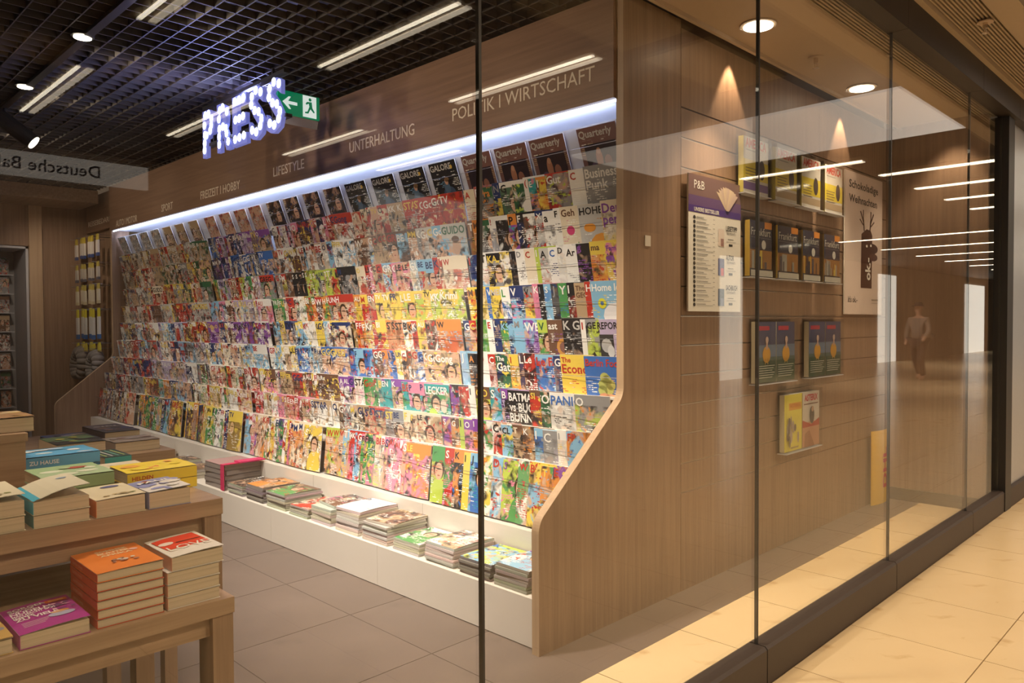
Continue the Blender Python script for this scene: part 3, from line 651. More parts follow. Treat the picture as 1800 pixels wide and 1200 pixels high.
def pal(mod, k):
    R = rnd
    z = {1: [('white','cream','red'),('red','cream','tan')] , 2: []}
    if mod == 1:
        P_ = {1: 'red cream lgrey skin red tan', 2: 'lgrey black brown sky lgrey tan', 3: 'red pink white cream red sky', 4: 'red yellow red orange yellow lime', 5: 'red yellow red sky orange white', 6: 'yellow red white blue sky orange', 7: 'white pink teal cream green purple', 8: 'white brown cream red grey tan', 9: 'white yellow red orange lime pink sky'}[k]
    elif mod == 2:
        P_ = {1: 'lilac white red pink navy', 2: 'red white grey sky white', 3: 'black red lime brown grey', 4: 'white red orange cream green', 5: 'white sky navy cream yellow', 6: 'white sky yellow cream blue', 7: 'white red yellow pink brown', 8: 'cream red tan white pink', 9: 'white red tan cream purple skin'}[k]
    elif mod == 3:
        P_ = {1: 'blue navy purple lilac red', 2: 'blue navy purple white grey', 3: 'white lime green red lilac', 4: 'white cream pink lilac sky', 5: 'purple lilac navy white', 6: 'white cream sky navy yellow', 7: 'white cream green red grey', 8: 'cream white green red yellow', 9: 'navy green orange brown yellow white'}[k]
    elif mod == 4:
        P_ = 'grey dgreen tan red lgrey yellow' if k < 5 else ('white navy sky red lilac grey' if k < 8 else 'orange green brown navy sky yellow')
    else:
        P_ = 'red cream brown grey tan lgrey' if k < 5 else ('red grey navy white sky tan' if k < 8 else 'grey brown red lgrey navy')
    P_ = P_.split()
    if k == 9 and mod < 3: img = R.choice('sky orange green pink skin red yellow'.split())
    else: img = R.choice(P_ + ['brown', 'skin', 'tan', 'grey'])
    bg = R.choice(P_); acc = R.choice(P_ + ['yellow', 'red', 'white']); tc = R.choice(['white', 'red', 'yellow', 'white', 'black', 'navy'])
    if tc == bg: tc = 'white' if bg != 'white' else 'red'
    return bg, img, acc, tc
mags = []   # (score, k, module, frame matrix, design)
YL = [2.40, 2.72, 2.98, 3.25, 3.54, 3.83, 4.13, 4.44, 4.71, 4.99, 5.28, 5.54, 5.84, 6.10, 6.38, 6.68, 7.03, 7.34, 7.64, 7.95, 8.25, 8.55, 8.88]
for i, yl in enumerate(YL):
    if i < 4: d = ('mauve', 'brown', 'tan', 'lgrey', 'Quarterly', .22, .235, .27, 3)
    elif i < 8: d = ('black', 'black', 'sky', 'lgrey', 'GALORE', .22, .235, .27, 11)
    elif i < 12: d = ('brown', 'black', 'navy', 'cream', 'F', .8, .21, .27, 17)
    elif i < 16: d = ('lgrey', 'skin', 'red', 'red', 'D', .85, .20, .27, 23)
    elif i < 19: d = ('tan', 'brown', 'cream', 'white', 'K', .8, .20, .26, 31)
    else: d = ('lgrey', 'grey', 'white', 'lgrey', 'C', .6, .21, .26, 37)
    wd, ht = d[6], d[7]; L = LEAN[0]
    yr = yl - wd
    if yr < Y0 - .0: yr = Y0 + .002
    mt = Matrix.Translation((XT[0] + ht * math.sin(L), yr, ZT[0] - ht * math.cos(L))) @ Matrix.Rotation(-L, 4, 'Y')
    mags.append((wd / (yr * .7 + 2) ** 2, 0, i // 4, mt, d, yr, 'full'))
for k in range(1, 10):
    for mod in range(6):
        ya, yb = jn[mod] + .012, jn[mod + 1] - .012
        items = []; tot = 0
        if mod == 0:
            items = [(x[:6], x[6]) for x in P1[k]]
        else:
            base = (.064 if k < 9 else .046) if mod == 1 else (.054 if k < 9 else .046)
            first = True; rep = 0
            while tot < (yb - ya) - .06:
                s = .20 if first else base * rnd.choice([.6, .8, 1, 1.2, 1.6])
                if rep <= 0:
                    pp = pal(mod, k); rep = rnd.choice([1, 1, 1, 2, 3]); tl = rnd.choice(TT); pc = rnd.uniform(.5, .95)
                    if mod == 1 and first: tl = {2: 'GUIDO', 3: 'W', 4: 'Krimi', 6: 'Gong', 7: 'LECKER'}.get(k, tl)
                    if mod == 1 and first and k == 7: pp = ('teal', 'green', 'pink', 'white')
                    if mod == 1 and first and k == 2: pp = ('lgrey', 'sky', 'skin', 'dgreen')
                    if mod == 1 and first and k == 6: pp = ('tan', 'skin', 'yellow', 'white')
                if first and mod == 1 and k == 7: items.append((('teal', 'green', 'pink', 'white', 'LECKER', .6), s))
                else: items.append(((*pp, tl, round(pc, 2)), s))
                rep -= 1; tot += s; first = False
        tot = sum(s for _, s in items); fac = (yb - ya) / tot
        widths = [s * fac for _, s in items]; y = ya; xoff = 0.0
        N = len(items)
        phi = 0.085
        # each cover overlaps the next one to its left: depth grows gently along the module, sheets turned by phi
        for i, (dd, s0) in enumerate(items):
            s = widths[i]
            wd = min(.215, max(.19, .205)); ht = .285 if k < 9 else .305
            ht += rnd.choice([-.008, -.004, 0, 0, .004])
            yl = y + s; yr = yl - wd
            if i == 0 and wd > s: pass
            if yr < ya: yr = ya; wd_ = round(yl - yr, 2); wd = max(.12, min(wd, wd_))
            # required offset so that sheet i stays behind its right neighbour
            if i: xoff += max(.0, .0056 - s * math.sin(phi)) if s < .066 else -min(xoff, (s * math.sin(phi) - .0056))
            d = (*dd, round(wd, 2), round(ht, 3), (hash((k * 131 + mod * 17 + i // 1)) % 9973))
            L = LEAN[k]
            xt = XT[k] + xoff - .004
            top = ZT[k] + (ht - (.285 if k < 9 else .305))
            mt = Matrix.Translation((xt + ht * math.sin(L), yr, top - ht * math.cos(L))) @ Matrix.Rotation(phi, 4, 'Z') @ Matrix.Rotation(-L, 4, 'Y')
            dist = Vector((xt, yl, top - 1.36)).length
            mags.append(((s + .02) / dist ** 2.2, k, mod, mt, d, yl, 'strip' if i else 'full'))
            y = yl
order = sorted(range(len(mags)), key=lambda i: -mags[i][0])
solo = set(order[:215])
stuff = MB(); stp = MB()
ORD = 'first second third fourth fifth sixth seventh eighth ninth tenth eleventh twelfth thirteenth fourteenth fifteenth sixteenth seventeenth eighteenth nineteenth twentieth'.split()
TENS = {2: 'twenty', 3: 'thirty', 4: 'forty', 5: 'fifty', 6: 'sixty', 7: 'seventy', 8: 'eighty', 9: 'ninety'}
def ordn(n):
    if n <= 20: return ORD[n - 1]
    if n >= 100: return 'hundred-and-' + (ordn(n - 100) if n > 100 else 'zeroth')
    return TENS[n // 10] + '-' + ORD[n % 10 - 1] if n % 10 else TENS[n // 10][:-1] + 'ieth'
rank = {}
for k in range(10):
    row = sorted([i for i in range(len(mags)) if mags[i][1] == k], key=lambda i: mags[i][5])
    for j, i in enumerate(row): rank[i] = j + 1
ROW = ['top', 'second', 'third', 'fourth', 'fifth', 'sixth', 'seventh', 'eighth', 'ninth', 'bottom']
for i, (sc, k, mod, mt, d, y, fs) in enumerate(mags):
    q, p_ = magmesh(d)
    if i in solo:
        if d not in MAGM:
            MAGM[d] = (q.mesh('magazine', ['cover', 'page'], extra=True), p_.mesh('title', ['print']))
        me, mt_ = MAGM[d]
        o = bpy.data.objects.new('magazine', me); COL.objects.link(o); o.matrix_world = mt
        c = bpy.data.objects.new('title', mt_); COL.objects.link(c); c.parent = o
        bgn = NAMEC.get(d[0], d[0]); tn = NAMEC.get(d[3], d[3])
        rows = 'the %s row' % ROW[k]
        if k == 0 and d[4] in ('Quarterly', 'GALORE'):
            which = {'Quarterly': 'mauve brown magazine with pale title and dark photo', 'GALORE': 'black magazine with pale title and seated figure'}[d[4]]
            lab = '%s, %s from the end panel' % (which, ordn(rank[i]))
        else:
            lab = '%s magazine with %s title, %s from the near end panel, %s row%s' % (bgn, tn, ordn(rank[i]), ROW[k], '' if k in (0, 9) else ' down')
        tag(o, lab, 'magazine', 'magazines in the %s row of the rack' % ROW[k])
    else:
        for src, dst in ((q, stuff), (p_, stuff)):
            i0 = len(dst.v); dst.v += [tuple(mt @ Vector(v)) for v in src.v]
            dst.f += [tuple(i0 + a_ for a_ in f_) for f_ in src.f]
            dst.m += [m_ if src is q else 2 for m_ in src.m]; dst.c += src.c; dst.uv += src.uv; dst.ex += src.ex
stuff.build('magazine', ['cover', 'page', 'print'], None, label='remaining small overlapped magazines in the far part of the lit rack', cat='magazine', group='magazines in the rows of the rack', kind='stuff', extra=True)
print('MAGS', len(mags))

# ---- piles lying on the white ledge
def cover_tri(q, d, w_, l_, z):   # cover lying flat, title end towards +X
    pass
def pile(yc, h, n, wd, colr, d, xa=2.305, name_lab='', ang=0.0, top_off=0.0, edge=(.62, .58, .53)):
    """n magazines lying on the ledge; spine side towards the aisle"""
    t = h / n; L_ = .26
    for i in range(n):
        b = MB(); tt = t * .94; jx, jy, ja = rnd.uniform(-.006, .006), rnd.uniform(-.006, .006), rnd.uniform(-.02, .02)
        if i == n - 1: jx += top_off; ja += ang
        x0, x1, y0, y1 = -L_ / 2, L_ / 2, -wd / 2, wd / 2
        g = tuple(c * rnd.uniform(.85, 1.1) for c in edge)
        b.box(x0, x1, y0 + .001, y1 - .001, .0006, tt - .0006, 1, g)
        ex = (C_[d[0]], C_[d[1]], C_[d[2]], (rnd.random(), rnd.random(), d[5]))
        if i == n - 1:
            m_ = 6
            for s_ in range(m_):
                xa_, xb_ = x0 + L_ * s_ / m_, x0 + L_ * (s_ + 1) / m_
                za, zb = tt + .004 * math.sin(math.pi * s_ / m_), tt + .004 * math.sin(math.pi * (s_ + 1) / m_)
                b.face([(xa_, y0, za), (xb_, y0, zb), (xb_, y1, zb), (xa_, y1, za)], 0, C_[d[0]], [(0, s_ / m_), (0, (s_ + 1) / m_), (1, (s_ + 1) / m_), (1, s_ / m_)][::1], ex)
        loc = Vector((xa + L_ / 2 + jx, yc + jy, .21 + .0005 + i * t))
        o = b.build('magazine', ['cover', 'page'], None, loc=(0, 0, 0), extra=True)
        o.location = loc; o.rotation_euler = (0, 0, ja)
        if i == n - 1:
            pr = MB(); pr.text(d[4], (x1 - .06, y1 - .01, tt + .0055), -Y, X, .045, C_[d[3]], bold=.02, maxw=wd - .02); c = pr.build('title', 'print', o)
            tag(o, name_lab, 'magazine', 'magazines piled on the white ledge')
        else:
            tag(o, 'magazine %s below %s' % ({0: 'lying lowest,'}.get(i, 'in the layers, %s up,' % ordn(i + 1)), colr), 'magazine', 'magazines piled on the white ledge')
pile(2.30, .10, 7, .20, 'the purple and blue cover beside the end panel', ('white', 'sky', 'red', 'purple', 'STOE', .6), name_lab='top magazine with purple title and blue picture, ledge pile touching the end panel', xa=2.302, edge=(.40, .35, .30))
pile(2.535, .075, 6, .21, 'the lime and blue puzzle cover', ('lime', 'sky', 'yellow', 'blue', 'K', .9), name_lab='top magazine with lime and blue picture, ledge pile second from the end panel', xa=2.301, edge=(.25, .23, .22))
pile(2.79, .095, 7, .21, 'the white and red gardening cover', ('white', 'tan', 'red', 'grey', 'Lan', .6), name_lab='top white magazine with red lower edge, ledge pile third from the end panel', xa=2.305, edge=(.80, .74, .68))
pile(3.05, .06, 5, .21, 'the green and white cover', ('white', 'green', 'lilac', 'green', 'S', .7), name_lab='top magazine with green and white picture, fourth ledge pile from the panel', xa=2.31, edge=(.72, .66, .60))
pile(3.31, .11, 8, .22, 'the brown interior-photo cover', ('tan', 'brown', 'lgrey', 'tan', 'HA', .7), name_lab='top brown magazine sticking out of the fifth ledge pile from the panel', xa=2.305, ang=.10, top_off=.02, edge=(.74, .68, .62))
pile(3.58, .13, 8, .22, 'the white cover with lime badge', ('white', 'white', 'lime', 'navy', 'n', .3), name_lab='top white magazine with lime badge, sixth ledge pile from the panel', xa=2.305, ang=.05, edge=(.78, .72, .66))
pile(3.85, .11, 7, .21, 'the grey cover with red photo', ('grey', 'brown', 'pink', 'lgrey', 'A', .7), name_lab='top grey magazine hanging over the seventh ledge pile from the panel', xa=2.31, ang=-.12, top_off=.04, edge=(.66, .62, .58))
pile(4.09, .06, 5, .21, 'the red and cream cover', ('cream', 'red', 'brown', 'red', 'K', .8), name_lab='top magazine with red and cream picture, low eighth ledge pile from the panel', xa=2.30, edge=(.55, .5, .45))
pile(4.37, .10, 7, .23, 'the brown and green nature cover', ('brown', 'green', 'red', 'tan', 'Na', .8), name_lab='top brown magazine with reddish photo, ninth ledge pile from the panel', xa=2.302, edge=(.60, .55, .48))
pile(4.66, .10, 7, .23, 'the orange-brown cover', ('tan', 'orange', 'brown', 'brown', 'U', .7), name_lab='top orange brown magazine, tenth ledge pile from the panel', xa=2.303, edge=(.30, .27, .26))
pile(4.93, .07, 5, .21, 'the dark small-photo cover', ('brown', 'black', 'tan', 'white', 'E', .6), name_lab='top dark magazine of the low pile beside the wrapped pink bundle', xa=2.30, edge=(.5, .46, .42))
# shrink-wrapped bundle with pink strap
for i in range(5):
    b = MB(); b.box(-.13, .13, -.16, .16, 0, .030, 0, (.32, .27, .25)); b.box(-.131, .131, -.161, .161, .030, .034, 1, (.42, .26, .26) if i == 4 else (.12, .1, .1))
    o = b.build('magazine', ['page', 'print'], None, loc=(0, 0, 0)); o.location = (2.44, 5.26, .2105 + i * .0345); o.rotation_euler = (0, 0, .06 * (i % 2))
    tag(o, ['lowest', 'second', 'middle', 'fourth', 'uppermost'][i] + ' magazine in the clear-wrapped bundle with the pink strap', 'magazine', 'magazines in the wrapped bundle')
st = MB()
for dx, dz in ((-.145, 0),):
    st.box(2.29, 2.295, 5.08, 5.13, .215, .39, 0, (.62, .02, .12)); st.box(2.29, 2.59, 5.08, 5.13, .390, .393, 0, (.62, .02, .12)); st.box(2.588, 2.591, 5.08, 5.13, .39, .40, 0, (.62, .02, .12)); st.box(2.40, 2.59, 5.06, 5.15, .3935, .402, 0, (.66, .03, .16))
st.build('plastic_strap', 'print', None, loc=(2.44, 5.1, .21), label='crimson plastic strap round the wrapped magazine bundle on the ledge', cat='strap')
# further piles on the far ledge
for i, yc in enumerate((5.75, 6.2, 6.7, 7.3, 7.9)):
    pile(yc, .07, 3, .22, 'the %s cover on the far ledge' % ['grey', 'black', 'cream', 'red', 'blue'][i], (['grey', 'black', 'cream', 'red', 'blue'][i], 'brown', 'tan', 'white', 'M', .7), name_lab='top %s magazine of the far ledge pile, %s beyond the wrapped bundle' % (['grey', 'black', 'cream', 'red', 'blue'][i], ORD[i]), edge=(.6, .55, .5))

# ================================================================== CEILING OBJECTS
pz = thing('illuminated_sign', (2.2, 4.55, 2.49), 'blue-white lit channel-letter sign reading PRESS hung before the fascia', 'sign')
FB = .035
Vp = 0
yy = 5.09; lw = .195
def letter_w(ch): return glyph(ch, FB)[2]
for i, ch in enumerate('PRESS'):
    q = MB(); q.text(ch, (2.185, yy, 2.49), -Y, ZZ, .30, (.3, .3, .8), width=lw, bold=FB, depth=(.025, 0, 0)); lt = q.build('letter', 'pressface', pz)
    bl = MB()
    spots_ = {'P': [(.1, .08), (.12, .25), (.12, .68), (.15, .45), (.3, .42), (.62, .5), (.72, .62), (.75, .78), (.5, .92), (.2, .92)], 'R': [(.12, .08), (.12, .27), (.88, .08), (.75, .28), (.15, .45), (.12, .68), (.45, .47), (.7, .4), (.8, .78), (.45, .92), (.2, .88)], 'E': [(.15, .06), (.5, .07), (.85, .08), (.2, .5), (.5, .5), (.8, .52), (.15, .92), (.5, .92), (.85, .93)], 'S': [(.2, .12), (.5, .05), (.8, .15), (.9, .3), (.7, .47), (.4, .53), (.15, .68), (.2, .86), (.5, .96), (.85, .88)]}[ch]
    for u_, v_ in spots_:
        bl.ell((2.183, yy - .012 - u_ * (lw - .024), 2.49 + .014 + v_ * .272), -Y, ZZ, .024, .026, (1, 1, 1), 10)
    bl.build('lamps', 'pressbulb', lt, kind='stuff')
    yy -= lw + .026
box('mount_bar', 'black', (2.19, 2.225, 4.0, 5.1, 2.80, 2.82), pz)
box('mount_rail', 'black', (2.20, 2.24, 4.0, 5.1, 2.55, 2.57), pz)
for y_ in (4.15, 4.95): box('hanger', 'black', (2.20, 2.215, y_, y_ + .015, 2.57, 2.86), pz)
pl_ = area('press_sign_glow', (2.17, 4.55, 2.72), (-.55, 0, 1), .12, 1.0, 15, (.35, .38, 1.0)); 
pl2 = area('press_sign_glow', (2.17, 4.55, 2.62), (-1, 0, 0), .25, 1.0, 3, (.5, .55, 1.0))
ex_ = thing('exit_sign', (2.57, 4.5, 2.72), 'green emergency exit sign with arrow and running figure behind the blue letters', 'sign')
box('panel', 'exitg', (2.42, 2.72, 4.50, 4.52, 2.715, 2.865), ex_)
q = MB(); O_ = Vector((2.42, 4.497, 2.715))
q.poly(O_, X, ZZ, [(.03, .075), (.075, .115), (.09, .115), (.07, .085), (.135, .085), (.135, .065), (.07, .065), (.09, .035), (.075, .035)], (1, 1, 1))
q.build('arrow', 'exitw', ex_)
q = MB(); q.rect(O_ + X * .175, X, ZZ, .10, .14, (1, 1, 1)); q.f and None
q.v = [(x, y, z + .005) for x, y, z in q.v]; q.build('door_symbol', 'exitw', ex_)
q = MB(); O2 = O_ + Vector((0, -.001, 0))
q.ell(O2 + X * .228 + ZZ * .122, X, ZZ, .011, .011, (1, 1, 1), 10)
q.poly(O2, X, ZZ, [(.205, .105), (.24, .108), (.245, .07), (.262, .045), (.255, .038), (.23, .06), (.215, .03), (.19, .028), (.19, .038), (.208, .042), (.222, .075), (.218, .095), (.20, .085), (.195, .092)], (1, 1, 1))
q.build('running_figure', 'exitg', ex_)
q = MB(); q.prism([(4.50, 2.705), (4.53, 2.705), (4.53, 2.66), (4.515, 2.655)], 'x', 2.43, 2.71); q.build('light_prism', 'cove', ex_)
# small shop spotlights set in the grid
for i, (x, y) in enumerate(SPOTS + [(0.75, 2.35), (0.35, 2.9)]):
    t = thing('ceiling_spotlight', (x, y, 2.84), 'small round ceiling spotlight in the black grid, %s counted from the glass' % ORD[i] if i < 6 else ('small round ceiling spotlight above the book tables, %s one' % ('front' if i == 6 else 'back')), 'spotlight', 'spotlights in the grid ceiling')
    q = MB(); q.cyl((x, y, 2.845), (x, y, 2.93), .055, n=16); q.build('housing', 'black', t)
    q = MB(); q.cyl((x, y, 2.838), (x, y, 2.845), .042, n=16); q.build('lens', 'lens', t)
t = thing('track_spotlight', (1.30, 6.1, 2.75), 'black cylindrical track spotlight tilted under the grid ceiling at far left', 'spotlight')
q = MB(); q.cyl((1.22, 6.15, 2.80), (1.42, 6.05, 2.62), .055, n=16); q.build('lamp_body', 'black', t)
q = MB(); q.cyl((1.418, 6.051, 2.622), (1.424, 6.048, 2.617), .046, n=16); q.build('lens', 'lens', t)
q = MB(); q.cyl((1.27, 6.12, 2.78), (1.27, 6.12, 2.86), .012); q.build('stem', 'black', t)
t = thing('lighting_track', (1.25, 4, 2.85), 'long black lighting track running under the grid ceiling', 'lighting track')
box('rail', 'black', (1.245, 1.285, 2.0, 6.4, 2.84, 2.86), t)
# soffit downlights and sprinklers
for x, y, lab in ((3.53, 1.79, 'round recessed downlight in the beige soffit, the one nearer the end panel'), (4.93, 1.81, 'round recessed downlight in the beige soffit above the slat wall, farther one')):
    t = thing('downlight', (x, y, 2.81), lab, 'downlight', 'downlights in the window soffit')
    q = MB(); q.cyl((x, y, 2.812), (x, y, 2.822), .088, n=28); q.build('trim_ring', 'soffit', t)
    q = MB(); q.cyl((x, y, 2.806), (x, y, 2.8125), .070, n=28); q.build('lens', 'lens', t)
for x, y, z, lab in ((4.19, 1.785, 2.82, 'small brass sprinkler head between the two soffit downlights'), (4.75, 1.10, 2.975, 'small brass sprinkler head below the corridor louvre at top right'), (1.75, -2.55, 2.985, 'small sprinkler head under the corridor ceiling plate, seen reflected')):
    t = thing('sprinkler', (x, y, z), lab, 'sprinkler')
    q = MB(); q.cyl((x, y, z - .006), (x, y, z), .04, n=18); q.build('escutcheon', 'soffit', t)
    q = MB(); q.cyl((x, y, z - .035), (x, y, z - .006), .012, n=8); q.cyl((x, y, z - .062), (x, y, z - .059), .018, n=12); q.cyl((x - .013, y, z - .06), (x - .01, y, z - .03), .003, n=5); q.cyl((x + .013, y, z - .06), (x + .01, y, z - .03), .003, n=5); q.build('head', 'chrome', t)

# ================================================================== WALL GRAPHICS
def U(t): return t
WL = (.86, .84, .80); DK = (.03, .03, .03)
# bestseller poster, 50 x 70
t = thing('poster', (3.58, 2.05, 1.41), 'tall white bestseller list poster with purple book photo header', 'poster')
box('sheet', 'white', (3.318, 3.848, 2.052, 2.060, 1.415, 2.105), t)
O_ = Vector((3.318, 2.0515, 1.415)); q = MB(); e = Vector((0, -.0006, 0))
q.rect(O_, X, ZZ, .53, .69, (.80, .78, .74)); q.rect(O_ + e + ZZ * .50, X, ZZ, .53, .19, (.20, .12, .12)); q.rect(O_ + e * 2 + ZZ * .50, X, ZZ, .53, .035, (.07, .03, .22))
q.rect(O_ + e * 2 + ZZ * .535, X, ZZ, .53, .05, (.13, .07, .20))
for k in range(9):
    an = math.radians(-42 + k * 10.5); c0 = (.38, .535)
    q.poly(O_ + e * (3 + k), X, ZZ, [(c0[0] - .012, c0[1]), (c0[0] + .012, c0[1]), (c0[0] + .13 * math.sin(an) + .02, c0[1] + .115 * math.cos(an)), (c0[0] + .13 * math.sin(an) - .025, c0[1] + .125 * math.cos(an))], (.72 - .05 * (k % 3), .58 - .05 * (k % 3), .42))
q.text('P&B', O_ + e * 4 + X * .05 + ZZ * .62, X, ZZ, .045, (.9, .88, .85)); q.text('UNSERE BESTSELLER', O_ + e * 4 + X * .05 + ZZ * .507, X, ZZ, .020, WL, bold=.02)
for k in range(20):
    z = .475 - k * .0232
    q.ell(O_ + e * 2 + X * .055 + ZZ * z, X, ZZ, .012, .0095, DK, 12)
    q.rect(O_ + e * 2 + X * .075 + ZZ * (z + .001), X, ZZ, .07 + .02 * (k % 3), .0035, (.25, .25, .25)); q.rect(O_ + e * 2 + X * .075 + ZZ * (z - .006), X, ZZ, .10 + .02 * (k % 4), .003, (.4, .4, .4)); q.rect(O_ + e * 2 + X * .235 + ZZ * z, X, ZZ, .02, .003, (.4, .4, .4))
for k, (s, z, cc_) in enumerate((('LESETIPP', .43, (.75, .65, .60)), ('AUTOR', .275, (.08, .10, .28)), ('SACHBUCH', .115, (.07, .12, .22)))):
    q.text(s, O_ + e * 2 + X * .37 + ZZ * z, X, ZZ, .028, DK, width=.12 if k != 1 else .085, bold=.02); q.text('DES MONATS', O_ + e * 2 + X * .38 + ZZ * (z - .019), X, ZZ, .013, DK, maxw=.09)
    q.rect(O_ + e * 2 + X * .29 + ZZ * (z - .085), X, ZZ, .062, .09, cc_); q.rect(O_ + e * 3 + X * .315 + ZZ * (z - .085), X, ZZ, .03, .04, (.6, .08, .12) if k == 1 else (.35, .2, .18) if k == 0 else (.2, .25, .4))
    q.rect(O_ + e * 2 + X * .39 + ZZ * (z - .045), X, ZZ, .06, .003, DK); q.rect(O_ + e * 2 + X * .375 + ZZ * (z - .058), X, ZZ, .10, .003, (.4, .4, .4)); q.rect(O_ + e * 2 + X * .40 + ZZ * (z - .080), X, ZZ, .04, .012, DK)
q.build('print', 'print', t)
# chocolate poster, 70 x 100
t = thing('poster', (5.68, 2.05, 1.41), 'large pale pink poster with antlered chocolate figure reading Schokoladige Weihnachten', 'poster')
box('sheet', 'white', (5.325, 6.035, 2.062, 2.070, 1.41, 2.405), t)
O_ = Vector((5.325, 2.0615, 1.41)); q = MB()
q.rect(O_, X, ZZ, .71, .995, (.72, .60, .55)); q.text('Schokoladige', O_ + e + X * .07 + ZZ * .885, X, ZZ, .055, DK, width=.55, bold=.02); q.text('Weihnachten', O_ + e + X * .07 + ZZ * .785, X, ZZ, .055, DK, width=.53, bold=.02)
i_fig = len(q.v)
BR = (.07, .025, .018)
q.poly(O_ + e, X, ZZ, [(.29, .19), (.50, .19), (.51, .66), (.48, .70), (.40, .71), (.30, .66)], BR)
q.ell(O_ + e * 2 + X * .52 + ZZ * .545, X, ZZ, .10, .045, BR); q.ell(O_ + e * 2 + X * .53 + ZZ * .47, X, ZZ, .085, .035, (.12, .05, .035)); q.ell(O_ + e * 3 + X * .40 + ZZ * .56, X, ZZ, .016, .012, WL, 10); q.ell(O_ + e * 3 + X * .48 + ZZ * .57, X, ZZ, .016, .012, WL, 10)
for sgn, bx in ((-1, .36), (1, .45)):
    for pts in ([(0, .70), (.02, .70), (.035, .80), (.015, .80)], [(.015, .78), (.03, .77), (.09, .86), (.075, .87)], [(.02, .75), (.035, .745), (.10, .79), (.09, .80)], [(.02, .79), (.035, .79), (.035, .88), (.02, .88)]):
        q.poly(O_ + e * 2, X, ZZ, [(bx + sgn * x, z - .01) for x, z in (pts if sgn > 0 else pts[::-1])], BR)
q.text("ok.-", O_ + e * 3 + X * .47 + ZZ * .26, ZZ, -X, .10, WL, width=.20, bold=.03)
q.v[i_fig:] = [(x_, y_, 1.41 + .19 + (z_ - 1.60) * .82) for x_, y_, z_ in q.v[i_fig:]]
q.text("It's ok.-", O_ + e + X * .06 + ZZ * .085, X, ZZ, .042, DK, bold=.02); q.rect(O_ + e + X * .50 + ZZ * .10, X, ZZ, .14, .012, (.3, .25, .22)); q.rect(O_ + e + X * .50 + ZZ * .08, X, ZZ, .14, .006, (.5, .4, .38))
q.build('print', 'print', t)
